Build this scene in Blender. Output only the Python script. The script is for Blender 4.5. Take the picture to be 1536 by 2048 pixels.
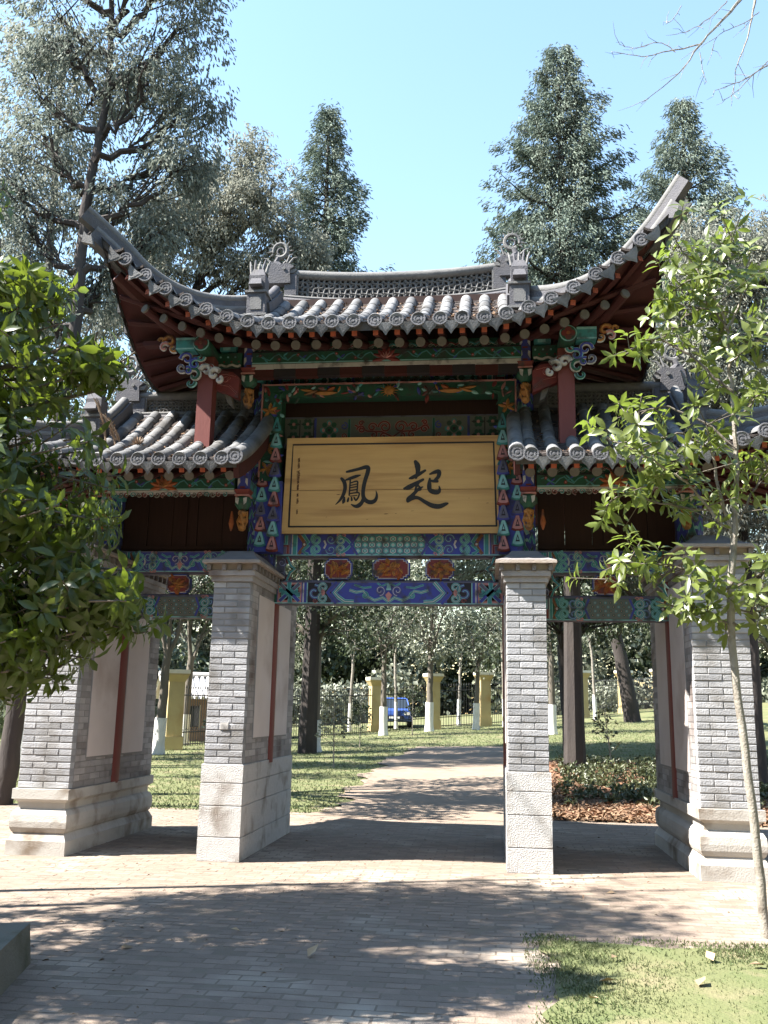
import bpy, math, random
import numpy as np
from mathutils import Vector, Matrix
random.seed(7); RNG = np.random.default_rng(7)
for o in list(bpy.data.objects): bpy.data.objects.remove(o)
S = bpy.context.scene; COL = S.collection
R_ = math.radians

# ---------------------------------------------------------------- camera
CAM_LOC = (1.2208, -9.9023, 1.55); YAW, PITCH, ROLL = 0.1159, 0.2129, 0.0189
def cam_axes():
    f = Vector((-math.sin(YAW), math.cos(YAW), 0)); r = Vector((math.cos(YAW), math.sin(YAW), 0)); u = Vector((0, 0, 1))
    f2 = f*math.cos(PITCH)+u*math.sin(PITCH); u2 = u*math.cos(PITCH)-f*math.sin(PITCH)
    return r*math.cos(ROLL)+u2*math.sin(ROLL), u2*math.cos(ROLL)-r*math.sin(ROLL), f2
cr, cu, cf = cam_axes()
cd = bpy.data.cameras.new('camera'); cam = bpy.data.objects.new('camera', cd); COL.objects.link(cam)
cam.matrix_world = Matrix(((cr.x, cu.x, -cf.x, CAM_LOC[0]), (cr.y, cu.y, -cf.y, CAM_LOC[1]), (cr.z, cu.z, -cf.z, CAM_LOC[2]), (0, 0, 0, 1)))
cd.sensor_fit = 'VERTICAL'; cd.sensor_height = 36; cd.lens = 36*1852.23/2048; cd.clip_end = 2000; cd.clip_start = .05
S.camera = cam

# ---------------------------------------------------------------- sky, sun, exposure
SUNV = Vector((-.80, -.27, 1.0)).normalized()
W = bpy.data.worlds.new("World"); S.world = W; W.use_nodes = True
nt = W.node_tree; bg = nt.nodes['Background']
sky = nt.nodes.new('ShaderNodeTexSky'); sky.sky_type = 'NISHITA'; sky.sun_disc = False
sky.sun_elevation = math.asin(SUNV.z); sky.sun_rotation = math.atan2(SUNV.x, SUNV.y) % (2*math.pi)
sky.air_density = 1.8; sky.dust_density = 0.1; sky.ozone_density = 3.0; sky.altitude = 0
nt.links.new(sky.outputs[0], bg.inputs[0]); bg.inputs[1].default_value = 0.08
sl = bpy.data.lights.new('sun', 'SUN'); sl.energy = 5.0; sl.angle = R_(.53); sl.color = (1, .95, .87)
so = bpy.data.objects.new('sun', sl); COL.objects.link(so); so.rotation_euler = SUNV.to_track_quat('Z', 'Y').to_euler(); so.location = (-20, -8, 25)
S.view_settings.view_transform = 'Standard'; S.view_settings.look = 'None'; S.view_settings.gamma = 1
S.view_settings.use_curve_mapping = False; S.view_settings.exposure = 2.2

# ---------------------------------------------------------------- helpers: materials
MAT = {}
def mat(name, col, rough=.8, col2=None, scale=6., contrast=.5, bump=0., bscale=40., var=0., isl=0., trans=0., spec=.3, dirt=None, dscale=2., stretch=(1, 1, 1), metal=0., trcol=None):
    """procedural surface: two colours mixed by noise, brightness varied per object / per island, stains, bump"""
    m = bpy.data.materials.new(name); m.use_nodes = True; MAT[name] = m
    n = m.node_tree.nodes; l = m.node_tree.links; n.clear()
    out = n.new('ShaderNodeOutputMaterial'); b = n.new('ShaderNodeBsdfPrincipled')
    b.inputs['Roughness'].default_value = rough; b.inputs['Specular IOR Level'].default_value = spec; b.inputs['Metallic'].default_value = metal
    geo = n.new('ShaderNodeNewGeometry'); mp = n.new('ShaderNodeMapping'); mp.inputs['Scale'].default_value = stretch
    l.new(geo.outputs['Position'], mp.inputs[0])
    def noise(sc, det=4):
        t = n.new('ShaderNodeTexNoise'); t.inputs['Scale'].default_value = sc; t.inputs['Detail'].default_value = det
        l.new(mp.outputs[0], t.inputs['Vector']); return t
    def mix(fac, a, c):
        x = n.new('ShaderNodeMix'); x.data_type = 'RGBA'
        if isinstance(fac, float): x.inputs[0].default_value = fac
        else: l.new(fac, x.inputs[0])
        for i, s in ((6, a), (7, c)):
            if isinstance(s, tuple): x.inputs[i].default_value = (*s, 1)
            else: l.new(s, x.inputs[i])
        return x.outputs[2]
    def ramp(src, lo, hi):
        r = n.new('ShaderNodeMapRange'); r.inputs[1].default_value = lo; r.inputs[2].default_value = hi; l.new(src, r.inputs[0]); return r.outputs[0]
    c = tuple(col)
    if col2: c = mix(ramp(noise(scale).outputs[0], .5-contrast*.5, .5+contrast*.5), c, tuple(col2))
    if dirt: c = mix(ramp(noise(dscale, 6).outputs[0], .52, .72), c, tuple(dirt))
    if var or isl:
        src = None
        if isl: src = geo.outputs['Random Per Island']; amt = isl
        else:
            oi = n.new('ShaderNodeObjectInfo'); src = oi.outputs['Random']; amt = var
        h = n.new('ShaderNodeHueSaturation')
        r = n.new('ShaderNodeMapRange'); r.inputs[3].default_value = 1-amt; r.inputs[4].default_value = 1+amt; l.new(src, r.inputs[0]); l.new(r.outputs[0], h.inputs['Value'])
        if isinstance(c, tuple): h.inputs['Color'].default_value = (*c, 1)
        else: l.new(c, h.inputs['Color'])
        c = h.outputs[0]
    if isinstance(c, tuple): b.inputs['Base Color'].default_value = (*c, 1)
    else: l.new(c, b.inputs['Base Color'])
    if bump:
        bp = n.new('ShaderNodeBump'); bp.inputs['Strength'].default_value = min(1, bump); bp.inputs['Distance'].default_value = .02
        l.new(noise(bscale, 6).outputs[0], bp.inputs['Height']); l.new(bp.outputs[0], b.inputs['Normal'])
    if trans:
        t = n.new('ShaderNodeBsdfTranslucent'); ms = n.new('ShaderNodeMixShader'); ms.inputs[0].default_value = trans
        if trcol: t.inputs[0].default_value = (*trcol, 1)
        elif isinstance(c, tuple): t.inputs[0].default_value = (*c, 1)
        else: l.new(c, t.inputs[0])
        l.new(b.outputs[0], ms.inputs[1]); l.new(t.outputs[0], ms.inputs[2]); l.new(ms.outputs[0], out.inputs[0])
    else: l.new(b.outputs[0], out.inputs[0])
    return m

# masonry / roof
mat('brick', (.285, .29, .31), .9, (.37, .37, .38), 9, .6, .35, 60, var=.22, dirt=(.19, .18, .17), dscale=2.4)
mat('brick_joined', (.27, .255, .255), .9, (.35, .33, .32), 9, .6, .35, 60, isl=.30, dirt=(.13, .10, .09), dscale=2.0)
mat('mortar', (.22, .215, .215), .95, (.28, .27, .265), 30, .6, .3, 90)
mat('dressed_stone', (.44, .43, .42), .9, (.54, .53, .52), 26, .6, 1., 75, dirt=(.24, .21, .18), dscale=3.4)
mat('base_stone', (.40, .38, .35), .88, (.47, .45, .42), 5, .6, .25, 60, dirt=(.19, .15, .115), dscale=2.6)
mat('plaster', (.56, .49, .46), .92, (.62, .55, .52), 3, .6, .12, 120, dirt=(.42, .34, .30), dscale=1.3)
mat('cap_render', (.17, .16, .165), .9, (.23, .21, .205), 8, .7, .3, 60, dirt=(.10, .08, .07), dscale=4)
mat('cap_edge', (.36, .33, .30), .9, (.26, .20, .16), 10, .8, .3, 60)
mat('tile', (.11, .115, .125), .82, (.21, .205, .20), 8, .6, .3, 70, var=.34, dirt=(.05, .045, .04), dscale=4)
mat('tile_joined', (.06, .063, .07), .85, (.09, .09, .092), 8, .6, .3, 70, isl=.2, dirt=(.09, .08, .075), dscale=5)  # roof bed darkened to carry the shade between tile rolls
mat('pan_tile', (.075, .055, .045), .88, (.042, .04, .042), 7, .8, .3, 70, isl=.2)  # shade in the channels between rolls is put into this darker tone
mat('ridge_grey', (.075, .075, .088), .85, (.12, .115, .12), 9, .7, .4, 60, dirt=(.09, .085, .085), dscale=5)
mat('ridge_pale', (.19, .185, .18), .85, (.11, .108, .108), 12, .7, .3, 60)
mat('disc_grey', (.13, .13, .14), .85, (.08, .08, .088), 30, .8, .3, 90, var=.15)
# timber and paint
mat('post_red', (.20, .055, .045), .6, (.14, .04, .035), 6, .6, .08, 80, stretch=(1, 1, .2))
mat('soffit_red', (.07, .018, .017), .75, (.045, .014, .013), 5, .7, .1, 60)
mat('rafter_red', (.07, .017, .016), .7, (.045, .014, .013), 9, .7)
mat('rafter_end', (.42, .10, .045), .7, (.28, .07, .04), 20, .7, var=.15)
mat('round_end', (.16, .15, .135), .8, (.11, .10, .09), 20, .7)
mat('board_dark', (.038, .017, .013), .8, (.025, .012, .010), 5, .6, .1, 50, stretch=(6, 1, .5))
mat('paint_blue', (.045, .06, .34), .65, (.06, .07, .24), 14, .8, dirt=(.05, .045, .045), dscale=7)
mat('paint_teal', (.05, .27, .275), .65, (.065, .20, .21), 16, .8, dirt=(.05, .045, .045), dscale=7)
mat('paint_palteal', (.27, .50, .49), .65, (.19, .40, .40), 16, .8, dirt=(.05, .045, .045), dscale=7)
mat('paint_green', (.018, .10, .06), .65, (.03, .07, .05), 14, .8, dirt=(.05, .045, .045), dscale=7)
mat('paint_white', (.54, .52, .50), .65, (.38, .37, .36), 16, .8, dirt=(.05, .045, .045), dscale=7)
mat('paint_pink', (.52, .25, .23), .65, (.40, .17, .16), 16, .8, dirt=(.05, .045, .045), dscale=7)
mat('paint_red', (.20, .04, .035), .65, (.13, .03, .03), 16, .8, dirt=(.05, .045, .045), dscale=7)
mat('paint_gold', (.42, .20, .055), .6, (.27, .11, .035), 22, .8, .3, 60, dirt=(.05, .045, .045), dscale=7)
mat('paint_orange', (.38, .12, .04), .65, (.25, .07, .03), 20, .8, dirt=(.05, .045, .045), dscale=7)
mat('paint_dark', (.022, .022, .03), .6, (.03, .022, .022), 16, .7)
mat('paint_purple', (.10, .10, .165), .65, (.13, .12, .15), 14, .8, dirt=(.05, .045, .045), dscale=7)
mat('paint_greygreen', (.13, .14, .115), .65, (.10, .11, .10), 30, .8)
mat('paint_brown', (.22, .10, .05), .6, (.16, .07, .04), 14, .7)
mat('plank', (.60, .385, .15), .5, (.47, .28, .105), 5, .75, .06, 40, stretch=(.35, 1, 4.5), dirt=(.27, .13, .045), dscale=1.3)
mat('plank_edge', (.30, .16, .055), .5, (.24, .12, .04), 5, .7, stretch=(.4, 1, 4))
mat('ink', (.012, .012, .014), .45, spec=.4)
mat('ink_brown', (.10, .045, .02), .6)

# ---------------------------------------------------------------- helpers: geometry
class MB:
    """collects faces; build() links them as ONE mesh object"""
    def __init__(s): s.v = []; s.f = []; s.m = []; s.mats = []
    def mi(s, m):
        if m not in s.mats: s.mats.append(m)
        return s.mats.index(m)
    def add(s, vs, fs, m):
        k = len(s.v); s.v += [tuple(p) for p in vs]; i = s.mi(m)
        for f in fs: s.f.append([a+k for a in f]); s.m.append(i)
    def box(s, x0, x1, y0, y1, z0, z1, m, M=None):
        vs = [Vector(p) for p in ((x0, y0, z0), (x1, y0, z0), (x1, y1, z0), (x0, y1, z0), (x0, y0, z1), (x1, y0, z1), (x1, y1, z1), (x0, y1, z1))]
        if M: vs = [M @ p for p in vs]
        s.add(vs, [(0, 1, 5, 4), (1, 2, 6, 5), (2, 3, 7, 6), (3, 0, 4, 7), (4, 5, 6, 7), (3, 2, 1, 0)], m)
    def frustum(s, b, t, z0, z1, m):
        """b,t = (x0,x1,y0,y1) rectangles at z0 and z1"""
        vs = [(b[0], b[2], z0), (b[1], b[2], z0), (b[1], b[3], z0), (b[0], b[3], z0), (t[0], t[2], z1), (t[1], t[2], z1), (t[1], t[3], z1), (t[0], t[3], z1)]
        s.add(vs, [(0, 1, 5, 4), (1, 2, 6, 5), (2, 3, 7, 6), (3, 0, 4, 7), (4, 5, 6, 7), (3, 2, 1, 0)], m)
    def tube(s, path, rad, m, n=8, cap=True):
        path = [Vector(p) for p in path]
        if not hasattr(rad, '__len__'): rad = [rad]*len(path)
        rings = []; up = Vector((0, 0, 1))
        d0 = (path[1]-path[0]).normalized()
        a = d0.cross(up if abs(d0.z) < .9 else Vector((1, 0, 0))).normalized()
        vs = []
        for i, p in enumerate(path):
            d = (path[min(i+1, len(path)-1)]-path[max(i-1, 0)]).normalized()
            a = (a-d*a.dot(d)).normalized(); b = d.cross(a)
            for k in range(n):
                t = 2*math.pi*k/n; vs.append(p+(a*math.cos(t)+b*math.sin(t))*rad[i])
        fs = [(i*n+k, i*n+(k+1) % n, (i+1)*n+(k+1) % n, (i+1)*n+k) for i in range(len(path)-1) for k in range(n)]
        if cap: fs += [tuple(range(n-1, -1, -1)), tuple(range((len(path)-1)*n, len(path)*n))]
        s.add(vs, fs, m)
    def lathe(s, prof, m, n=16, c=(0, 0, 0), axis='z'):
        vs = []
        for r, z in prof:
            for k in range(n):
                t = 2*math.pi*k/n
                p = (r*math.cos(t), r*math.sin(t), z) if axis == 'z' else (r*math.cos(t), z, r*math.sin(t))
                vs.append((p[0]+c[0], p[1]+c[1], p[2]+c[2]))
        fs = [(i*n+k, i*n+(k+1) % n, (i+1)*n+(k+1) % n, (i+1)*n+k) for i in range(len(prof)-1) for k in range(n)]
        fs += [tuple(range(n-1, -1, -1)), tuple(range((len(prof)-1)*n, len(prof)*n))]
        s.add(vs, fs, m)
    def prism(s, poly, y0, y1, m, P=None):
        """poly of (x,z) extruded from y0 (front) to y1"""
        n = len(poly)
        vs = [Vector((x, y0, z)) for x, z in poly]+[Vector((x, y1, z)) for x, z in poly]
        if P: vs = [P(p) for p in vs]
        s.add(vs, [tuple(range(n)), tuple(range(2*n-1, n-1, -1))]+[(i, i+n, (i+1) % n+n, (i+1) % n) for i in range(n)], m)
    def grid(s, nu, nv, fn, m, flip=False):
        vs = [fn(i/nu, j/nv) for j in range(nv+1) for i in range(nu+1)]
        q = lambda i, j: j*(nu+1)+i
        s.add(vs, [((q(i, j), q(i+1, j), q(i+1, j+1), q(i, j+1)) if not flip else (q(i, j+1), q(i+1, j+1), q(i+1, j), q(i, j))) for j in range(nv) for i in range(nu)], m)
    def mesh(s, name, smooth=False):
        me = bpy.data.meshes.new(name); me.from_pydata(s.v, [], s.f)
        for m in s.mats: me.materials.append(MAT[m])
        me.polygons.foreach_set('material_index', s.m)
        if smooth: me.polygons.foreach_set('use_smooth', [True]*len(s.f))
        me.update(); return me
    def build(s, name, parent=None, smooth=False, loc=(0, 0, 0), kind=None, label=None):
        o = bpy.data.objects.new(name, s.mesh(name, smooth)); COL.objects.link(o); o.location = loc
        if parent: o.parent = parent
        if kind: o['kind'] = kind
        if label: o['label'] = label
        if smooth:
            try: o.data.set_sharp_from_angle(angle=R_(42))
            except Exception: pass
        return o
def inst(name, me, parent=None, loc=(0, 0, 0), rot=(0, 0, 0), scale=(1, 1, 1)):
    o = bpy.data.objects.new(name, me); COL.objects.link(o); o.location = loc; o.rotation_euler = rot; o.scale = scale
    if parent: o.parent = parent
    return o
def thing(name, label, cat, loc=(0, 0, 0), group=None):
    o = bpy.data.objects.new(name, None); COL.objects.link(o); o.location = loc; o.empty_display_size = .2
    o['label'] = label; o['category'] = cat
    if group: o['group'] = group
    return o
def tag(o, label, cat, group=None):
    o['label'] = label; o['category'] = cat
    if group: o['group'] = group
    return o
def struct(o): o['kind'] = 'structure'; return o
def lerp(a, b, t): return a+(b-a)*t
def smooth_path(pts, n=6):
    """Catmull-Rom through tuples of any length"""
    P = [np.array(p, float) for p in pts]; out = []
    for i in range(len(P)-1):
        p0 = P[max(i-1, 0)]; p1 = P[i]; p2 = P[i+1]; p3 = P[min(i+2, len(P)-1)]
        for k in range(n):
            t = k/n
            out.append(.5*((2*p1)+(-p0+p2)*t+(2*p0-5*p1+4*p2-p3)*t*t+(-p0+3*p1-3*p2+p3)*t**3))
    out.append(P[-1]); return out

class Deco:
    """flat paint and low relief on a plane: O origin, ux right, uz up, nn outward; layers stand 2 mm proud of each other"""
    def __init__(s, mb, O, ux=(1, 0, 0), uz=(0, 0, 1), th=.002):
        s.mb = mb; s.O = Vector(O); s.ux = Vector(ux).normalized(); s.uz = Vector(uz).normalized(); s.nn = s.ux.cross(s.uz)*1.0; s.th = th
        if s.nn.y > 0: s.nn = -s.nn
    def P(s, x, z, d): return s.O+s.ux*x+s.uz*z+s.nn*d
    def poly(s, pts, m, lay=1, flip=False):
        d = lay*s.th; n = len(pts)
        a = sum(pts[i][0]*pts[(i+1) % n][1]-pts[(i+1) % n][0]*pts[i][1] for i in range(n))
        if a < 0: pts = pts[::-1]
        vs = [s.P(x, z, d) for x, z in pts]+[s.P(x, z, -.001) for x, z in pts]
        s.mb.add(vs, [tuple(range(n))]+[(i+n, (i+1) % n+n, (i+1) % n, i) for i in range(n)], m)
    def rect(s, x0, x1, z0, z1, m, lay=1): s.poly([(x0, z0), (x1, z0), (x1, z1), (x0, z1)], m, lay)
    def ribbon(s, pts, w, m, lay=1):
        """pts (x,z) or (x,z,width)"""
        n = len(pts); L = []; Rr = []
        for i in range(n):
            a = pts[max(i-1, 0)]; b = pts[min(i+1, n-1)]; dx, dz = b[0]-a[0], b[1]-a[1]; q = math.hypot(dx, dz) or 1
            ww = (pts[i][2] if len(pts[i]) > 2 else w)*.5
            L.append((pts[i][0]-dz/q*ww, pts[i][1]+dx/q*ww)); Rr.append((pts[i][0]+dz/q*ww, pts[i][1]-dx/q*ww))
        d = lay*s.th
        vs = [s.P(x, z, d) for x, z in L]+[s.P(x, z, d) for x, z in Rr]+[s.P(x, z, -.001) for x, z in L]+[s.P(x, z, -.001) for x, z in Rr]
        fs = []
        for i in range(n-1): fs += [(i, n+i, n+i+1, i+1), (i, i+1, 2*n+i+1, 2*n+i), (n+i+1, n+i, 3*n+i, 3*n+i+1)]
        fs += [(n, 0, 2*n, 3*n), (n-1, 2*n-1, 4*n-1, 3*n-1)]
        s.mb.add(vs, fs, m)
    def disc(s, x, z, r, m, lay=1, n=12, rz=None): s.poly([(x+r*math.cos(2*math.pi*k/n), z+(rz or r)*math.sin(2*math.pi*k/n)) for k in range(n)], m, lay)
    def band(s, pts, w, m, edge='paint_white', inner=None, lay=1):
        """pale outline, colour, lighter heart line"""
        s.ribbon(pts, w, edge, lay); s.ribbon([(p[0], p[1]) for p in pts], w*.72, m, lay+1)
        if inner: s.ribbon(pts, w*.22, inner, lay+2)
    def spiral(s, x, z, r, a0, turns, w, m, edge='paint_white', inner=None, lay=1, n=None):
        n = n or max(8, int(abs(turns)*14)); pts = []
        for k in range(n+1):
            t = k/n; a = a0+turns*2*math.pi*t; q = r*(1-.8*t)
            pts.append((x+q*math.cos(a), z+q*math.sin(a)))
        s.band(pts, w, m, edge, inner, lay); return pts
# ================================================================ MEMORIAL GATE: piers
gate = thing('memorial_gate', 'painted memorial gateway with upswept grey tiled roofs on four brick piers', 'gateway')
PX = (-3.58, -1.605, 1.605, 3.58); D0, D1 = 0.0, 2.5

def brick_mesh(seed):
    r = random.Random(seed); c = .035
    j = lambda a: a+r.uniform(-.012, .012)
    v = [(-.5, -.38, -.5), (.5, -.38, -.5), (.5, -.38, .5), (-.5, -.38, .5), (-.5, .5, -.5), (.5, .5, -.5), (.5, .5, .5), (-.5, .5, .5),
         (j(-.5+c*.6), -.5, j(-.5+c*3)), (j(.5-c*.6), -.5, j(-.5+c*3)), (j(.5-c*.6), -.5, j(.5-c*3)), (j(-.5+c*.6), -.5, j(.5-c*3))]
    m = MB(); m.add(v, [(8, 9, 10, 11), (0, 1, 9, 8), (1, 2, 10, 9), (2, 3, 11, 10), (3, 0, 8, 11), (0, 4, 5, 1), (1, 5, 6, 2), (2, 6, 7, 3), (3, 7, 4, 0)], 'brick')
    return m.mesh('brick')
BRK = [brick_mesh(i) for i in range(5)]
CH = .0686; JT = .007

def sweep_rect(mb, x0, x1, y0, y1, prof, m):
    """moulded base: profile of (offset, z) carried round a rectangle, mitred"""
    ring = lambda o, z: [(x0-o, y0-o, z), (x1+o, y0-o, z), (x1+o, y1+o, z), (x0-o, y1+o, z)]
    vs = [p for o, z in prof for p in ring(o, z)]
    fs = [(i*4+k, i*4+(k+1) % 4, (i+1)*4+(k+1) % 4, (i+1)*4+k) for i in range(len(prof)-1) for k in range(4)]
    n = (len(prof)-1)*4; fs.append((n, n+1, n+2, n+3)); mb.add(vs, fs, m)

def pier(cx, outer):
    w = .584 if outer else .4256
    zb, zt = (.68, 3.10) if outer else (.985, 2.93)
    x0, x1, y0, y1 = cx-w/2, cx+w/2, D0+.015, D1-.015
    core = MB(); core.box(x0+.005, x1-.005, y0+.006, y1-.006, zb-.03, zt+.02, 'mortar')
    p = core.build('brick_pier', gate, label='outer brick pier on a moulded stone base' if outer else 'inner brick pier on a plain hammered stone block')
    # front bricks, one object each; side and rear bricks joined
    st = MB(); r = random.Random(int(cx*100)); n = int(round((zt-zb)/CH)); ch = (zt-zb)/n
    for i in range(n):
        z0 = zb+i*ch; x = x0; ed = []
        if outer: ed = [.145, .43] if i % 2 else [.288]
        else: ed = [.143] if i % 2 else [.283]
        ed = [0]+[e+r.uniform(-.006, .006) for e in ed]+[w]
        for a, b in zip(ed, ed[1:]):
            o = inst('brick', BRK[r.randrange(5)], p, ((x0+a+x0+b)/2, y0+.05+r.uniform(-.003, .003), z0+ch/2), (0, r.uniform(-.004, .004), r.uniform(-.012, .012)), (b-a-JT, .1, ch-JT))
        for sx in (-1, 1):
            y = y0+.1; k = 0
            while y < y1-.01:
                L = .275 if not (k == 0 and i % 2) else .14
                e = min(y+L, y1); cxx = cx+sx*(w/2-.03+r.uniform(-.002, .002))
                st.box(cxx-.03, cxx+.03, y+JT/2, e-JT/2, z0+JT/2, z0+ch-JT/2, 'brick_joined'); y = e; k += 1
        x = x0
        while x < x1-.02:
            e = min(x+.28, x1); st.box(x+JT/2, e-JT/2, y1-.05, y1+r.uniform(-.002, .002), z0+JT/2, z0+ch-JT/2, 'brick_joined'); x = e
    st.build('side_brickwork', p, kind='stuff')
    # base
    b = MB()
    if outer:
        prof = [(.035, 0), (.035, .148), (.028, .155), (-.004, .215), (-.012, .225), (.004, .24), (.02, .28), (.024, .34), (.018, .41), (-.006, .455), (-.03, .47), (-.03, .535), (.0, .56), (.022, .572), (.022, .675)]
        sweep_rect(b, x0-.004, x1+.004, D0-.015, D1+.015, prof, 'base_stone'); b.build('moulded_base', p)
    else:
        ws = w/2+.015; hs = [0, .245, .56, .79, .983]
        for i in range(4):
            z0, z1 = hs[i], hs[i+1]-.004
            for y in (0, 1, 2):
                ya, yb = D0+y*(D1-D0)/3, D0+(y+1)*(D1-D0)/3-.004
                m = MB(); s = .006
                m.frustum((cx-ws+s, cx+ws-s, ya+s, yb-s), (cx-ws, cx+ws, ya, yb), z0, z0+s, 'dressed_stone')
                m.box(cx-ws, cx+ws, ya, yb, z0+s, z1-s, 'dressed_stone')
                m.frustum((cx-ws, cx+ws, ya, yb), (cx-ws+s, cx+ws-s, ya+s, yb-s), z1-s, z1, 'dressed_stone')
                m.build('base_block', p)
    # panels and embedded post on both flanks
    zp = 1.0 if outer else 1.25; zq = zt-.10
    for sx in (-1, 1):
        xf = cx+sx*w/2
        for ya, yb in ((.385, 1.125), (1.40, 2.08)):
            m = MB(); a, bb = sorted((xf-sx*.02, xf+sx*.012)); m.box(a, bb, ya, yb, zp, zq, 'plaster')
            a, bb = sorted((xf-sx*.02, xf+sx*.005))
            for q in ((ya-.018, ya, zp-.018, zq), (yb, yb+.018, zp-.018, zq), (ya, yb, zp-.018, zp)): m.box(a, bb, *q, 'mortar')
            m.build('plaster_panel', p)
        m = MB(); ring = [(xf+sx*.032*math.cos(t)-sx*.004, 1.265+.115*math.sin(t)) for t in np.linspace(-math.pi/2, math.pi/2, 9)]
        zl = .66 if outer else .945
        vs = [(x, y, zl) for x, y in ring]+[(x, y, zt) for x, y in ring]; k = len(ring)
        m.add(vs, [(i, i+1, k+i+1, k+i) for i in range(k-1)]+[tuple(range(k))], 'post_red'); m.build('timber_post', p, smooth=True)
    # corbels, dentils, cap
    c = MB(); zc = zt
    for o, hgt in ((.022, .062), (.048, .058)):
        c.box(x0-o, x1+o, y0-o, y1+o, zc+.003, zc+hgt, 'brick_joined'); zc += hgt
    c.box(x0-.02, x1+.02, y0-.02, y1+.02, zc, zc+.075, 'cap_edge'); c.build('corbel_course', p)
    nx = 4 if outer else 3; dm = MB()
    for k in range(nx+1):
        xx = lerp(x0-.045, x1+.045, k/nx)
        for yy in (y0-.04, y1+.04): dm.box(xx-.022, xx+.022, yy-.03, yy+.03, zc+.004, zc+.07, 'cap_render')
    for k in range(15):
        yy = lerp(y0+.09, y1-.09, k/14)
        for xx in (x0-.04, x1+.04): dm.box(xx-.03, xx+.03, yy-.022, yy+.022, zc+.004, zc+.07, 'cap_render')
    dm.build('dentils', p, kind='stuff'); zc += .075
    m = MB(); o = .112
    m.frustum((x0-o, x1+o, y0-o, y1+o), (x0-o+.004, x1+o-.004, y0-o+.004, y1+o-.004), zc+.002, zc+.036, 'cap_edge')
    zc += .036; t = (cx-.14, cx+.14, .30, 2.2); bq = (x0-o+.006, x1+o-.006, y0-o+.006, y1+o-.006)
    q = lambda f: tuple(lerp(bq[i], t[i], f) for i in range(4))
    pr = [(0, 0), (.33, .035), (.66, .085), (1, .16)]
    for (f0, h0), (f1, h1) in zip(pr, pr[1:]): m.frustum(q(f0), q(f1), zc+h0+.001, zc+h1+.001, 'cap_render')
    m.build('pier_cap', p)
    return p
for cx, ou in zip(PX, (1, 0, 0, 1)): pier(cx, ou)
# ================================================================ timber frame and painting
def octpost(cx, cy, r, z0, z1, m, name='painted_column'):
    b = MB(); f = r*.45
    ring = [(cx-f, cy-r), (cx+f, cy-r), (cx+r, cy-f), (cx+r, cy+f), (cx+f, cy+r), (cx-f, cy+r), (cx-r, cy+f), (cx-r, cy-f)]
    vs = [(x, y, z0) for x, y in ring]+[(x, y, z1) for x, y in ring]
    b.add(vs, [(i, (i+1) % 8, 8+(i+1) % 8, 8+i) for i in range(8)]+[tuple(range(8, 16)), tuple(range(7, -1, -1))], m)
    return b.build(name, gate)
def column(cx, r, z0, z1):
    c = octpost(cx, 1.25, r, z0, z1, 'paint_blue'); b = MB()
    D = Deco(b, (cx, 1.25-r, z0), th=.003); z = .12; k = 0; w = r*.44
    for X0 in (0,):
        while z < z1-z0-.3:
            a, e = (('paint_teal', 'paint_palteal'), ('paint_palteal', 'paint_white'), ('paint_purple', 'paint_palteal'))[k % 3]
            D.band([(-w, z), (-w*.3, z+.10), (0, z+.22)], .05, a, e); D.band([(w, z), (w*.3, z+.10), (0, z+.22)], .05, a, e)
            D.disc(0, z+.05, .028, 'paint_pink', 1); D.disc(0, z+.05, .014, 'paint_white', 2)
            D.disc(-w*.8, z+.17, .02, 'paint_palteal', 1); D.disc(w*.8, z+.17, .02, 'paint_palteal', 1)
            z += .24; k += 1
    b.build('painted_scrollwork', c)
    for sx in (-1, 1):
        b = MB()   # flank facets
        D = Deco(b, (cx+sx*r*.725, 1.25-r*.725, z0), ux=(1, sx*1, 0), th=.003); z = .1; k = 0
        while z < z1-z0-.25:
            D.band([(-r*.3, z), (0, z+.1), (r*.3, z)], .04, 'paint_teal' if k % 2 else 'paint_green', 'paint_palteal'); z += .16; k += 1
        b.build('painted_chevron', c)
for cx, r, z0, z1 in ((PX[1], .165, 3.3, 6.2), (PX[2], .165, 3.3, 6.2), (PX[0], .15, 3.45, 4.75), (PX[3], .15, 3.45, 4.75)): column(cx, r, z0, z1)

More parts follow.
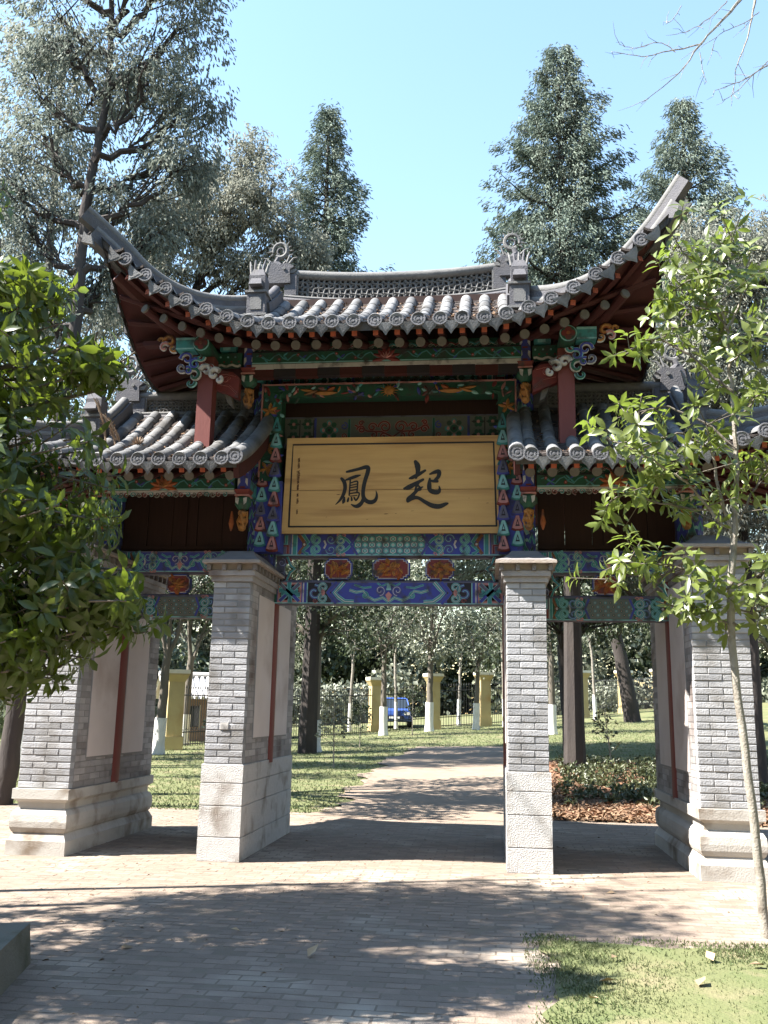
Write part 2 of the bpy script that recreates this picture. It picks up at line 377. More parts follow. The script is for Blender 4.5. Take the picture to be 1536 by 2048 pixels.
def beam_paint(D, x0, x1, z0, z1, centre, ends):
    """painting laid out symmetrically about the middle of the beam; centre: hex | cloud | plain; ends: key | fret"""
    xc = (x0+x1)/2; L = (x1-x0)/2; H = z1-z0; zc = (z0+z1)/2; e = .012
    D.rect(x0, x1, z0, z1, 'paint_blue' if centre != 'plain' else 'paint_green', 0.5)
    D.rect(x0, x1, z0, z0+e, 'paint_palteal', 1); D.rect(x0, x1, z1-e, z1, 'paint_purple', 1)
    for s in (-1, 1):
        X = lambda f: xc+s*L*(1-f)      # f = 0 at the end, 1 at the middle
        def R(f0, f1, a, b, m, lay=1): D.rect(min(X(f0), X(f1)), max(X(f0), X(f1)), a, b, m, lay)
        V = lambda f, m, w=.03: R(f-w/2, f+w/2, z0+e, z1-e, m)
        B = lambda pts, w, m, ed='paint_white', inner=None, lay=1: D.band([(X(f), zc+q*H) for f, q in pts], w, m, ed, inner, lay)
        if ends == 'key':
            V(.0125, 'paint_blue', .025)
            R(.03, .13, z0+e, z1-e, 'paint_purple', 1)
            B([(.05, .42), (.05, .02), (.09, .02), (.09, .42)], .036, 'paint_teal', 'paint_palteal', None, 2)
            B([(.05, -.42), (.05, -.06), (.105, -.06), (.105, -.42)], .034, 'paint_red', 'paint_pink', None, 2)
            R(.137, .147, z0+e, z1-e, 'paint_white', 1); R(.147, .18, z0+e, z1-e, 'paint_teal', 1); R(.18, .188, z0+e, z1-e, 'paint_palteal', 1)
            B([(.20, .44), (.245, .12)], .04, 'paint_brown', 'paint_gold'); B([(.20, -.44), (.245, -.12)], .04, 'paint_brown', 'paint_gold')
            B([(.235, .46), (.285, .1), (.235, -.02)], .045, 'paint_teal', 'paint_palteal', None, 2); B([(.29, .0), (.235, -.3), (.285, -.46)], .045, 'paint_teal', 'paint_palteal', None, 2)
            D.disc(X(.25), zc, .03, 'paint_brown', 3); D.disc(X(.25), zc, .015, 'paint_white', 4)
            for q, a in ((.23, 1), (-.23, -1)): D.spiral(X(.355), zc+q*H, H*.25, math.pi*.5*a, -a*s*1.4, .034, 'paint_teal', 'paint_palteal', 'paint_palteal', 2)
            B([(.425, .18), (.44, 0), (.425, -.18)], .022, 'paint_white', 'paint_white', None, 2)
            for q, a in ((.24, 1), (-.24, -1)): D.spiral(X(.485), zc+q*H, H*.23, math.pi*(.5-.5*a), a*s*1.2, .03, 'paint_blue', 'paint_purple', 'paint_palteal', 2)
            for q, a in ((.22, 1), (-.22, -1)): D.spiral(X(.575), zc+q*H*.9, H*.22, math.pi*.5*a, -a*s*1.25, .034, 'paint_teal', 'paint_palteal', 'paint_white', 3)
            B([(.575, .40), (.63, .2), (.665, 0), (.63, -.2), (.575, -.40)], .034, 'paint_teal', 'paint_palteal', None, 2)
            for q in (.44, -.44):
                D.spiral(X(.55), zc+q*H, H*.09, 0, s*1., .016, 'paint_pink', 'paint_pink', None, 2); D.spiral(X(.60), zc+q*H, H*.09, 3, -s*1., .016, 'paint_pink', 'paint_pink', None, 2)
            fc = .66
        else:
            V(.012, 'paint_green', .024); R(.03, .24, z0+e, z1-e, 'paint_pink', 1); R(.05, .22, z0+e*3, z1-e*3, 'paint_red', 2)
            R(.06, .21, z0+e*4, z1-e*4, 'paint_purple', 2)
            for q in (1, -1):
                B([(.135-.005*q, .46*q), (.135-.005*q, .10*q), (.135+.075*q, .04*q)], .06, 'paint_teal', 'paint_palteal', None, 3)
                B([(.135-.095*q, .10*q), (.135-.05*q, .10*q), (.135-.02*q, -.10*q)], .06, 'paint_teal', 'paint_palteal', None, 4)
                B([(.05 if q > 0 else .22, .40), (.105 if q > 0 else .165, .12)], .05, 'paint_purple', 'paint_palteal', None, 5); B([(.05 if q > 0 else .22, -.40), (.105 if q > 0 else .165, -.12)], .05, 'paint_blue', 'paint_palteal', None, 5)
                B([(.135-.03*q, .14*q), (.135+.03*q, -.14*q)], .03, 'paint_purple', 'paint_blue', None, 7)
            R(.25, .262, z0+e, z1-e, 'paint_white', 1); R(.262, .285, z0+e, z1-e, 'paint_blue', 1); R(.285, .295, z0+e, z1-e, 'paint_palteal', 1)
            R(.295, .50, z0+e, z1-e, 'paint_dark', 1)
            D.spiral(X(.355), zc, H*.36, math.pi*.5, s*1.15, .04, 'paint_blue', 'paint_purple', 'paint_palteal', 2)
            for q, a in ((.24, 1), (-.24, -1)): D.spiral(X(.43), zc+q*H, H*.23, -math.pi*.5*a, a*s*1.3, .034, 'paint_teal', 'paint_palteal', 'paint_white', 3)
            D.disc(X(.43), zc, .022, 'paint_pink', 5, rz=.04); D.spiral(X(.36), z0+.035, .03, 0, s, .014, 'paint_red', 'paint_pink', None, 3)
            B([(.55, .48), (.50, .2), (.47, 0), (.50, -.2), (.55, -.48)], .05, 'paint_blue', 'paint_purple', None, 2)
            B([(.61, .48), (.565, .2), (.53, 0), (.565, -.2), (.62, -.40), (.70, -.42)], .052, 'paint_teal', 'paint_palteal', 'paint_white', 3)
            fc = .62
        if centre == 'hex':
            R(fc+.03, 1, z0+e, z1-e, 'paint_teal', 1)
            B([(fc+.06, .46), (fc+.03, .2), (fc, 0), (fc+.03, -.2), (fc+.06, -.46)], .03, 'paint_blue', 'paint_purple', None, 3)
        elif centre == 'plain':
            R(fc, 1, z0+e*1.5, z1-e*1.5, 'paint_greygreen', 1)
            B([(fc+.05, .44), (fc+.02, .2), (fc-.01, 0), (fc+.02, -.2), (fc+.05, -.44)], .03, 'paint_blue', 'paint_purple', None, 3)
        elif centre == 'cloud':
            R(.56, 1, z0+e, z1-e, 'paint_blue', 1.2)
            B([(.66, .12), (.72, .02), (.78, .08), (.82, -.18), (.88, -.34), (.95, -.22), (1, -.40)], .036, 'paint_teal', 'paint_palteal', 'paint_white', 4)
            B([(.70, .36), (.78, .22), (.85, .26)], .022, 'paint_teal', 'paint_palteal', None, 4)
            D.spiral(X(.795), zc-.12*H, H*.15, 1.5, s*1.2, .022, 'paint_teal', 'paint_palteal', None, 5)
            D.spiral(X(.925), zc+.10*H, H*.24, -1.6, -s*1.25, .032, 'paint_blue', 'paint_purple', 'paint_white', 5)
            B([(.90, .44), (.94, .3), (.99, .42)], .02, 'paint_teal', 'paint_palteal', None, 4)
    if centre == 'cloud':
        D.poly([(xc-.04, zc-.1*H), (xc, zc-.40*H), (xc+.04, zc-.1*H), (xc, zc+.05*H)], 'paint_pink', 6); D.poly([(xc-.03, zc+.12*H), (xc+.03, zc+.12*H), (xc+.015, zc+.44*H), (xc-.015, zc+.44*H)], 'paint_palteal', 6)
    if centre == 'hex':
        p = .172; hx = .052; xx = xc-L*(1-fc-.05)
        rows = ((.25, 0), (-.02, 1), (-.29, 0))
        n = int(L*2*(1-fc-.05)/p*2)
        for q, par in rows:
            for k in range(n+1):
                x = xc+(k-n/2)*p/2; big = (k+par) % 2 == 0; r = hx if big else .034
                if abs(x-xc) > L*(1-fc-.06): continue
                hexa = [(x+r*math.cos(math.pi/6+i*math.pi/3), zc+q*H+r*.92*math.sin(math.pi/6+i*math.pi/3)) for i in range(7)]
                D.ribbon(hexa, .011, 'paint_purple' if big else 'paint_white', 2)
                if big: D.poly([(x+(.034 if i % 2 else .020)*math.cos(i*math.pi/8), zc+q*H+(.034 if i % 2 else .020)*math.sin(i*math.pi/8)) for i in range(16)], 'paint_palteal', 2); D.disc(x, zc+q*H, .011, 'paint_white', 3, 8)
                else: D.disc(x, zc+q*H, .016, 'paint_palteal', 2, 8)
    if centre == 'plain':
        for k in range(int(L*2*(1-fc)/.06)):
            
            for q in (-.27, -.09, .09, .27): D.disc(xc-L*(1-fc)+.05+k*.06+(.03 if q in (-.27, .09) else 0), zc+q*H, .017, 'paint_teal' if (k % 2) else 'paint_green', 2, 6); D.disc(xc-L*(1-fc)+.05+k*.06+(.03 if q in (-.27, .09) else 0), zc+q*H, .007, 'paint_pink', 3, 5)

def beam(name, x0, x1, y0, y1, z0, z1, centre, ends, under='paint_green'):
    b = MB(); b.box(x0, x1, y0, y1, z0, z1, under); o = b.build(name, gate)
    d = MB(); beam_paint(Deco(d, (0, y0-.001, 0), th=.0022), x0+.004, x1-.004, z0+.004, z1-.004, centre, ends); d.build('painted_scrollwork', o)
    return o
XL, XR = -1.40, 1.42
beam('lintel_beam', XL, XR, 1.15, 1.36, 2.82, 3.095, 'cloud', 'fret', 'paint_purple')
beam('tie_beam', XL, XR, 1.15, 1.36, 3.41, 3.69, 'hex', 'key', 'paint_purple')
beam('upper_beam', XL-.06, XR+.06, 1.13, 1.36, 5.545, 5.80, 'plain', 'key')

# recessed painted strip behind the top of the signboard
b = MB(); b.box(XL, XR, 1.20, 1.34, 4.80, 5.21, 'paint_purple'); strip = b.build('painted_board', gate)
b = MB(); D = Deco(b, (0, 1.199, 0), th=.0022); z0, z1, zc = 4.86, 5.19, 5.03
D.rect(XL+.005, XR-.005, z0, z1, 'paint_greygreen', .5)
for s in (-1, 1):
    for k, x in enumerate((1.26, 1.08)):
        for dz in (-.085, .085):
            for q in range(6): D.disc(s*x+.01+.045*math.cos(q*math.pi/3), zc+dz+.05*math.sin(q*math.pi/3), .026, 'paint_green', 1, 8)
            D.disc(s*x+.01, zc+dz, .02, 'paint_pink', 3, 8); D.ribbon([(s*x+.01-.08, zc+dz), (s*x+.01+.08, zc+dz)], .012, 'paint_dark', 2)
        D.ribbon([(s*x+.09, zc-.14), (s*x+.09, zc+.14)], .012, 'paint_dark', 1)
    D.rect(min(s*.985, s*.955), max(s*.985, s*.955), z0, z1, 'paint_blue', 1)
    for q in range(8): D.disc(s*.79+.085*math.cos(q*math.pi/4), zc+.10*math.sin(q*math.pi/4), .034, 'paint_green' if q % 2 else 'paint_teal', 1, 8)
    D.disc(s*.79, zc, .05, 'paint_green', 2); D.disc(s*.79, zc, .02, 'paint_dark', 3)
    for q in range(4): D.disc(s*.79+.075*math.cos(q*math.pi/2), zc+.09*math.sin(q*math.pi/2), .018, 'paint_pink', 4, 8, rz=.024)
    D.spiral(s*.60, zc+.05, .05, 1.5, s*1.2, .018, 'paint_blue', 'paint_purple', None, 2); D.spiral(s*.60, zc-.08, .04, -1.5, -s*1.2, .018, 'paint_red', 'paint_pink', None, 2)
    D.band([(s*.535, zc+.14), (s*.535, zc-.10), (s*.50, zc-.14)], .03, 'paint_green', 'paint_teal')
    for (x, z, r, a, t) in ((.10, .03, .085, 0, 1.5), (.26, .03, .06, 3, -1.3), (.24, -.07, .05, 1, 1.2), (.40, .0, .055, 0, 1.3), (.40, .085, .035, 3, -1.2), (.12, -.09, .04, 2, -1.1)):
        D.spiral(s*x+.02, zc+z, r, a if s > 0 else math.pi-a, t*s, .026, 'paint_red', 'paint_pink', None, 2)
    D.band([(0.02, zc-.10), (s*.12, zc-.03), (s*.30, zc-.02), (s*.46, zc+.06)], .028, 'paint_red', 'paint_pink', None, 1)
b.build('painted_scrollwork', strip)
b = MB(); b.box(XL, XR, 1.22, 1.34, 5.21, 5.545, 'board_dark'); b.build('dark_backing', gate)  # dark board stands in for the shaded gap above the strip
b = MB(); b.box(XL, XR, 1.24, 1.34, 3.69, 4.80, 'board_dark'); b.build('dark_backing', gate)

# carved surround of the opening
cf_ = MB(); YF = .90
cf_.box(-1.585, 1.535, YF, 1.12, 5.37, 5.53, 'paint_green'); cf_.box(-1.585, -1.345, YF, 1.12, 4.3, 5.37, 'paint_green'); cf_.box(1.335, 1.535, YF, 1.12, 4.3, 5.37, 'paint_green')
cf_.box(-1.62, -1.30, YF+.02, 1.12, 3.42, 4.3, 'paint_blue'); cf_.box(1.33, 1.62, YF+.02, 1.12, 3.42, 4.3, 'paint_blue')
frame = cf_.build('carved_surround', gate)
b = MB()
for q in ((-1.605, 1.555, 5.53, 5.548), (-1.605, -1.587, 4.35, 5.53), (1.537, 1.555, 4.35, 5.53)): b.box(q[0], q[1], YF-.015, YF+.03, q[2], q[3], 'paint_pink')
b.build('red_moulding', frame)
def petal(mb, P, x, z, a, L, w, h, m):
    """low carved petal: a lens with a raised spine"""
    c, s = math.cos(a), math.sin(a); n = 6; top = []; L_ = []; R__ = []
    T = lambda u, v: (x+u*c-v*s, z+u*s+v*c)
    vs = []; 
    for k in range(n+1):
        u = L*k/n; ww = w*math.sin(math.pi*min(1, .08+.92*k/n))**.8
        for v, d in ((-ww, 0), (0, h*math.sin(math.pi*k/n)**.5), (ww, 0)): vs.append(P(*T(u, v), d))
    mb.add(vs, [(3*k+j, 3*k+j+1, 3*k+j+4, 3*k+j+3) for k in range(n) for j in (0, 1)], m)
b = MB(); D = Deco(b, (0, YF-.001, 0), th=.004); r = random.Random(5)
for k in range(150):      # leafy green carving all over the surround
    if k < 80: x, z = r.uniform(-1.56, 1.51), r.uniform(5.375, 5.51)
    else:
        s = r.choice((-1, 1)); x, z = (r.uniform(-1.56, -1.36) if s < 0 else r.uniform(1.35, 1.51)), r.uniform(4.4, 5.4)
    petal(b, D.P, x, z, r.uniform(0, 6.28), r.uniform(.06, .12), r.uniform(.012, .026), .016, r.choice(['paint_green', 'paint_green', 'paint_teal', 'paint_palteal', 'paint_blue', 'paint_red', 'paint_pink']))
b.build('carved_foliage', frame)
b = MB(); D = Deco(b, (0.0, YF-.012, 5.435), th=.006)
for k in range(14):
    a = k*math.pi*2/14; D.poly([(.05*math.cos(a-.14), .05*math.sin(a-.14)*.9), (.115*math.cos(a), .088*math.sin(a)), (.05*math.cos(a+.14), .05*math.sin(a+.14)*.9)], 'paint_gold', 2)
b.lathe([(.06, 0), (.055, -.02), (.035, -.032), (.0, -.036)], 'paint_gold', 12, (0.0, YF-.02, 5.435), 'y'); b.build('gilt_sun', frame)
for s, bx in ((-1, -.78), (1, .74)):
    b = MB(); D = Deco(b, (bx, YF-.012, 5.44), th=.012)
    petal(b, D.P, -s*-.16, -.02, math.pi if s > 0 else 0, .30, .034, .035, 'paint_gold')
    petal(b, D.P, s*.14, -.0, 0.15 if s > 0 else math.pi-.15, .20, .022, .02, 'paint_gold'); petal(b, D.P, s*.12, .01, -.3 if s > 0 else math.pi+.3, .18, .02, .02, 'paint_gold')
    petal(b, D.P, -s*.14, -.01, 1.2 if s < 0 else math.pi-1.2, .08, .014, .03, 'paint_gold'); petal(b, D.P, 0, 0, math.pi-.5 if s > 0 else .5, .12, .03, .03, 'paint_orange')
    b.build('gilt_bird', frame)
for s in (-1, 1):
    for z in (4.45, 4.72, 4.98, 5.20):
        b = MB(); D = Deco(b, (-1.50 if s < 0 else 1.44, YF-.01, z), th=.01)
        for a in (.6, 1.5, 2.5, 4.0, 5.2): petal(b, D.P, 0, 0, a+z, .11, .022, .03, 'paint_gold')
        b.build('gilt_leaf', frame)
# fish-scale carving, one piece each
def scale_mesh(m1, m2):
    b = MB(); o = [(-.075, -.085), (-.03, -.10), (.03, -.10), (.075, -.085), (.055, -.01), (.03, .06), (.012, .12), (-.012, .12), (-.03, .06), (-.055, -.01)]
    i1 = [(x*.82, z*.8-.004) for x, z in o]; i2 = [(-.026, -.052), (.026, -.052), (0, .035)]; n = len(o)
    vs = [(x, .03, z) for x, z in o]+[(x, -.01, z) for x, z in o]+[(x, -.026, z) for x, z in i1]
    b.add(vs, [(i, (i+1) % n, n+(i+1) % n, n+i) for i in range(n)], m1); b.add(vs, [(n+i, n+(i+1) % n, 2*n+(i+1) % n, 2*n+i) for i in range(n)], m1)
    b.add([(x, -.026, z) for x, z in i1], [tuple(range(n))], m2)
    b.add([(x, -.028, z) for x, z in i2], [(0, 1, 2)], 'paint_dark'); b.add([(x*.45, -.030, z*.45-.01) for x, z in i2], [(0, 1, 2)], m2)
    return b.mesh('carved_scale')
SC = [scale_mesh('paint_red', 'paint_pink'), scale_mesh('paint_teal', 'paint_palteal'), scale_mesh('paint_blue', 'paint_purple'), scale_mesh('paint_green', 'paint_teal')]
for s in (-1, 1):
    for c, (x, n, z0, seq) in enumerate(((1.365, 9, 3.52, (0, 1, 2)), (1.53, 5, 3.50, (1, 0, 2)))):
        for k in range(n):
            z = z0+k*.185+(.09 if c else 0)
            inst('carved_scale', SC[seq[k % 3] if z < 4.7 else (seq[k % 3] if k % 2 else 3)], frame, (s*x+(.02 if s > 0 else -.02), YF-.03+.06*c, z), (R_(-7), 0, 0), (1, 1, 1.08))

# pierced frieze with three gilt medallions between the two lower beams
def medallion(x, z, w, h, par, y, seed):
    b = MB(); o = []
    for sx, sz in ((1, 1), (-1, 1), (-1, -1), (1, -1)):
        st = [(w/2, h*.30), (w*.44, h*.30), (w*.44, h*.40), (w*.36, h*.40), (w*.36, h/2)]
        if sx*sz < 0: st = st[::-1]
        o += [(sx*a+x, sz*c+z) for a, c in st]
    b.prism(o, y-.02, y+.05, 'paint_blue'); i = [((a-x)*.94+x, (c-z)*.9+z) for a, c in o]; b.prism(i, y-.028, y-.02, 'paint_white'); i = [((a-x)*.89+x, (c-z)*.83+z) for a, c in o]; b.prism(i, y-.034, y-.028, 'paint_red')
    md = b.build('medallion', par); b = MB(); r = random.Random(seed); D = Deco(b, (x, y-.034, z))
    for k in range(26):
        a = r.uniform(0, 6.28); q = r.uniform(0, .8)
        petal(b, D.P, q*w*.40*math.cos(a), q*h*.33*math.sin(a), r.uniform(0, 6.28), r.uniform(.06, .13), r.uniform(.014, .03), r.uniform(.015, .04), r.choice(['paint_gold', 'paint_gold', 'paint_gold', 'paint_orange']))
    b.build('gilt_relief', md); return md
def frieze(x0, x1, z0, z1, y, meds):
    b = MB(); b.box(x0, x1, y, y+.10, z0, z0+.022, 'paint_purple'); b.box(x0, x1, y, y+.10, z1-.022, z1, 'paint_purple'); f = b.build('pierced_frieze', gate)
    zc = (z0+z1)/2; h = z1-z0-.05
    for i, (x, w) in enumerate(meds): medallion(x, zc, w, h, f, y, int(x*10)+50)
    for s, xe in ((1, x0), (-1, x1)):
        b = MB(); b.box(min(xe, xe+s*.10), max(xe, xe+s*.10), y+.01, y+.08, z0+.022, z1-.022, 'paint_purple')
        D = Deco(b, (0, y+.009, 0), th=.004)
        for q, a in ((.08, 1), (-.08, -1)): D.spiral(xe+s*.07, zc+q, .055, 1.5*a, -a*s*1.2, .026, 'paint_blue', 'paint_purple', 'paint_white', 1); D.spiral(xe+s*.15, zc+q*1.2, .04, 0, a*s*1.1, .022, 'paint_red', 'paint_pink', None, 1)
        D.th = .012; D.band([(xe+s*.14, zc+.15), (xe+s*.18, zc+.05), (xe+s*.24, zc), (xe+s*.18, zc-.05), (xe+s*.14, zc-.15)], .03, 'paint_teal', 'paint_white', None, 2)
        b.build('carved_bracket', f)
    return f
frieze(XL, XR, 3.095, 3.41, 1.20, ((-.62, .34), (.03, .46), (.62, .34)))

# side bays
for s in (-1, 1):
    a, c = sorted((s*1.80, s*3.42))
    beam('side_lintel', a, c, 1.15, 1.34, 2.64, 2.915, 'plain', 'key', 'paint_purple')
    beam('side_tie_beam', a, c, 1.15, 1.34, 3.205, 3.47, 'cloud', 'key', 'paint_purple')
    frieze(a, c, 2.915, 3.205, 1.19, ((s*2.60-.02, .30),))
    for k in range(5):
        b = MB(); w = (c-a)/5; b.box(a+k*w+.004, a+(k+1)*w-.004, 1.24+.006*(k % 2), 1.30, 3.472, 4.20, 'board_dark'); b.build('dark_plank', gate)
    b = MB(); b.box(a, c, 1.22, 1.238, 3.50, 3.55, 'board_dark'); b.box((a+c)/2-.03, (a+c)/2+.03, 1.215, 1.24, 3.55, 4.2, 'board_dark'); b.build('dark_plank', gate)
# ================================================================ signboard
FENG = [[(-0.569,0.671,0.036),(-0.536,0.627,0.049),(-0.525,0.555,0.0461),(-0.545,0.476,0.0432),(-0.588,0.404,0.0288),(-0.641,0.351,0.0086)],[(-0.508,0.754,0.0231),(-0.462,0.764,0.0346),(-0.361,0.787,0.0375),(-0.275,0.809,0.049),(-0.242,0.797,0.0519),(-0.252,0.733,0.0519),(-0.273,0.668,0.049),(-0.294,0.582,0.049),(-0.303,0.496,0.0461),(-0.293,0.431,0.0519),(-0.249,0.388,0.0519),(-0.192,0.38,0.0519),(-0.149,0.408,0.0432),(-0.134,0.465,0.0288),(-0.146,0.52,0.0072)],[(-0.293,0.445,0.0432),(-0.314,0.381,0.0461),(-0.357,0.338,0.0519),(-0.4,0.331,0.0375),(-0.446,0.353,0.0144)],[(-0.516,0.653,0.0202),(-0.461,0.673,0.0375),(-0.389,0.698,0.0375),(-0.337,0.712,0.0144)],[(-0.461,0.67,0.0202),(-0.466,0.569,0.0187),(-0.473,0.468,0.0202)],[(-0.46,0.615,0.0144),(-0.377,0.637,0.0202),(-0.373,0.575,0.0187),(-0.377,0.51,0.0187)],[(-0.46,0.586,0.013),(-0.382,0.603,0.0144)],[(-0.46,0.557,0.013),(-0.382,0.571,0.0144)],[(-0.462,0.523,0.0144),(-0.376,0.536,0.0159)],[(-0.467,0.485,0.0144),(-0.358,0.496,0.0187),(-0.358,0.446,0.0202),(-0.389,0.403,0.0202),(-0.403,0.413,0.0086)],[(-0.467,0.454,0.0101),(-0.372,0.464,0.0115)],[(-0.481,0.431,0.0202),(-0.49,0.396,0.0288),(-0.498,0.382,0.0115)],[(-0.444,0.439,0.0173),(-0.441,0.408,0.0259),(-0.443,0.393,0.0115)],[(-0.412,0.439,0.0173),(-0.403,0.416,0.0231),(-0.403,0.407,0.0115)],[(-0.53,0.44,0.0173),(-0.539,0.394,0.0404),(-0.55,0.368,0.0144)]]
QI = [[(0.334,0.87,0.0432),(0.359,0.819,0.0692),(0.363,0.748,0.0519),(0.341,0.673,0.0317)],[(0.263,0.666,0.0231),(0.299,0.677,0.0432),(0.37,0.712,0.0461),(0.452,0.761,0.0288)],[(0.2,0.542,0.0288),(0.257,0.558,0.0605),(0.342,0.605,0.0461),(0.427,0.65,0.0317)],[(0.391,0.633,0.0231),(0.356,0.583,0.0317),(0.335,0.536,0.0231)],[(0.363,0.583,0.0202),(0.399,0.533,0.0288),(0.335,0.519,0.0288)],[(0.424,0.561,0.0144),(0.37,0.533,0.0346),(0.302,0.462,0.0461),(0.25,0.413,0.0519),(0.24,0.386,0.0317)],[(0.246,0.385,0.0317),(0.3,0.426,0.0519),(0.371,0.426,0.0404),(0.456,0.375,0.0461),(0.54,0.332,0.0577),(0.625,0.323,0.0577),(0.702,0.351,0.0404),(0.735,0.359,0.0115)],[(0.509,0.715,0.0202),(0.568,0.738,0.0432),(0.618,0.745,0.0519),(0.614,0.688,0.0461),(0.568,0.638,0.0346),(0.537,0.623,0.0173)],[(0.505,0.639,0.0231),(0.554,0.628,0.0317),(0.599,0.628,0.0346)],[(0.509,0.66,0.0231),(0.503,0.589,0.0519),(0.509,0.525,0.0519),(0.547,0.499,0.0548),(0.604,0.495,0.0548),(0.628,0.524,0.0346),(0.619,0.571,0.0115)]]

sign = thing('signboard', 'golden plank signboard with two large black brush characters on the gateway', 'sign', (0, 1.0, 3.66)); sign.rotation_euler = (.102, 0, 0)
def edge_x(z): return -1.304+.053*z/1.18, 1.393-.040*z/1.18
def plank_obj(name, za, zb, y0, y1, inset, m):
    b = MB(); a0, a1 = edge_x(za); c0, c1 = edge_x(zb)
    vs = [(a0+inset, y0, za), (a1-inset, y0, za), (c1-inset, y0, zb), (c0+inset, y0, zb), (a0+inset, y1, za), (a1-inset, y1, za), (c1-inset, y1, zb), (c0+inset, y1, zb)]
    b.add(vs, [(0, 1, 2, 3), (1, 5, 6, 2), (5, 4, 7, 6), (4, 0, 3, 7), (3, 2, 6, 7), (1, 0, 4, 5)], m); return b.build(name, sign)
plank_obj('plank', .07, .527, 0, .05, .07, 'plank'); plank_obj('plank', .533, 1.115, .001, .05, .07, 'plank')
plank_obj('backing', .05, 1.13, .03, .06, .05, 'board_dark')
plank_obj('frame_rail', 0, .07, -.008, .055, 0, 'plank'); plank_obj('frame_rail', 1.115, 1.18, -.008, .055, 0, 'plank')
for s in (0, 1):
    b = MB(); a = edge_x(.07)[s]; c = edge_x(1.115)[s]; w = .07 if s == 0 else -.07
    q = [(a, .07), (a+w, .07), (c+w, 1.115), (c, 1.115)]
    if s: q = q[::-1]
    b.prism(q, -.008, .055, 'plank'); b.build('frame_rail', sign)
b = MB(); D = Deco(b, (0, -.0005, 0), th=.0012)
D.ribbon([(-1.215, .085), (1.305, .085)], .020, 'ink', 1); D.ribbon([(-1.185, 1.098), (1.278, 1.098)], .020, 'ink', 1)
D.ribbon([(-1.215, .077), (-1.185, 1.106)], .022, 'ink', 1.6); D.ribbon([(1.305, .077), (1.278, 1.106)], .022, 'ink', 1.6)
b.build('border_line', sign)
def character(strokes, nm):
    b = MB(); D = Deco(b, (0, -.0005, 0), th=.0014)
    for i, st in enumerate(strokes):
        pts = [tuple(p) for p in smooth_path(st, 6)]
        D.ribbon(pts, .03, 'ink', 1.2+i*.35)
        for p in (st[0], st[-1]):
            if p[2] > .012: D.disc(p[0], p[1], p[2]*.5, 'ink', 1.1+i*.35, 10)
    b.build(nm, sign)
character(QI, 'brush_character'); character(FENG, 'brush_character')
# narrow column of small brush writing on the left, too worn to read
b = MB(); D = Deco(b, (0, -.0005, 0), th=.001); r = random.Random(3)
for z, h, w in ((.905, .05, .035), (.834, .06, .035), (.742, .06, .05), (.684, .045, .04), (.635, .035, .03), (.583, .035, .03), (.548, .02, .025), (.472, .035, .025), (.397, .06, .036), (.266, .05, .025)):
    x = -1.104-(.91-z)*.02
    for k in range(4):
        q = -h*.45+h*.9*k/3; D.ribbon([(x-w*r.uniform(.3, .5), z+q-.004, .006), (x+w*r.uniform(.3, .5), z+q+.006, .008)], .007, 'ink_brown', 1+k*.2)
    D.ribbon([(x-w*.1, z-h*.5, .005), (x+w*.05, z+h*.5, .008)], .007, 'ink_brown', 2)
    D.ribbon([(x+w*.3, z-h*.4, .005), (x+w*.25, z+h*.3, .007)], .006, 'ink_brown', 2.2)
b.build('small_inscription', sign)
b = MB(); D = Deco(b, (0, -.0005, 0), th=.0008)
for x, z, w, t in ((-.02, .235, .055, .010), (-.605, .475, .05, .010), (.10, .24, .02, .006), (1.20, .36, .03, .007), (.98, .42, .014, .005), (-.25, .17, .02, .006), (-.75, .20, .02, .005), (.30, .27, .04, .004)):
    D.ribbon([(x-w/2, z-.002, t*.3), (x-w*.1, z, t), (x+w/2, z+.001, t*.3)], t, 'ink_brown', 1)
b.build('wood_knots', sign)
# ================================================================ roofs
def tile_roll_mesh():
    b = MB(); n = 8; prof = [(0, 1.0), (.04, 1.06), (.10, 1.06), (.13, .99), (1.0, .93)]
    vs = [(r*math.cos(math.pi*k/n), y, r*math.sin(math.pi*k/n)) for y, r in prof for k in range(n+1)]
    b.add(vs, [(i*(n+1)+k, i*(n+1)+k+1, (i+1)*(n+1)+k+1, (i+1)*(n+1)+k) for i in range(len(prof)-1) for k in range(n)]+[tuple(range(n+1))], 'tile'); return b.mesh('cover_tile', True)
ROLL = tile_roll_mesh(); ROLL.set_sharp_from_angle(angle=R_(50))
def tile_end_mesh():
    b = MB(); b.lathe([(1, .25), (1.03, -.02), (.98, -.10), (.84, -.10), (.80, -.03), (.62, -.02), (.58, -.07), (.42, -.07), (.38, -.02), (.22, -.02), (.18, -.08), (.02, -.09)], 'disc_grey', 18, axis='y')
    for k in range(8):
        a = k*math.pi/4; b.box(.68*math.cos(a)-.05, .68*math.cos(a)+.05, -.07, 0, .68*math.sin(a)-.05, .68*math.sin(a)+.05, 'disc_grey')
    return b.mesh('tile_end')
TEND = tile_end_mesh()
def drip_mesh():
    b = MB(); b.prism([(-1, .25), (-.5, .16), (0, .12), (.5, .16), (1, .25), (.62, -.38), (.3, -.62), (0, -1.02), (-.3, -.62), (-.62, -.38)][::-1], -.04, .10, 'tile')
    b.prism([(-.6, .05), (0, -.02), (.6, .05), (.3, -.45), (0, -.75), (-.3, -.45)][::-1], -.07, -.04, 'tile'); return b.mesh('drip_tile')
DRIP = drip_mesh()
def rafter_sq():
    b = MB(); b.box(-1, 1, 0, 1, -1, 1, 'rafter_red'); b.box(-.99, .99, -.004, 0, -.99, .99, 'rafter_end'); return b.mesh('flying_rafter')
def rafter_rd():
    b = MB(); b.lathe([(1, 1), (1, 0)], 'rafter_red', 12, axis='y'); b.lathe([(1.03, .02), (1.03, -.008), (0.01, -.009)], 'round_end', 14, axis='y'); return b.mesh('round_rafter')
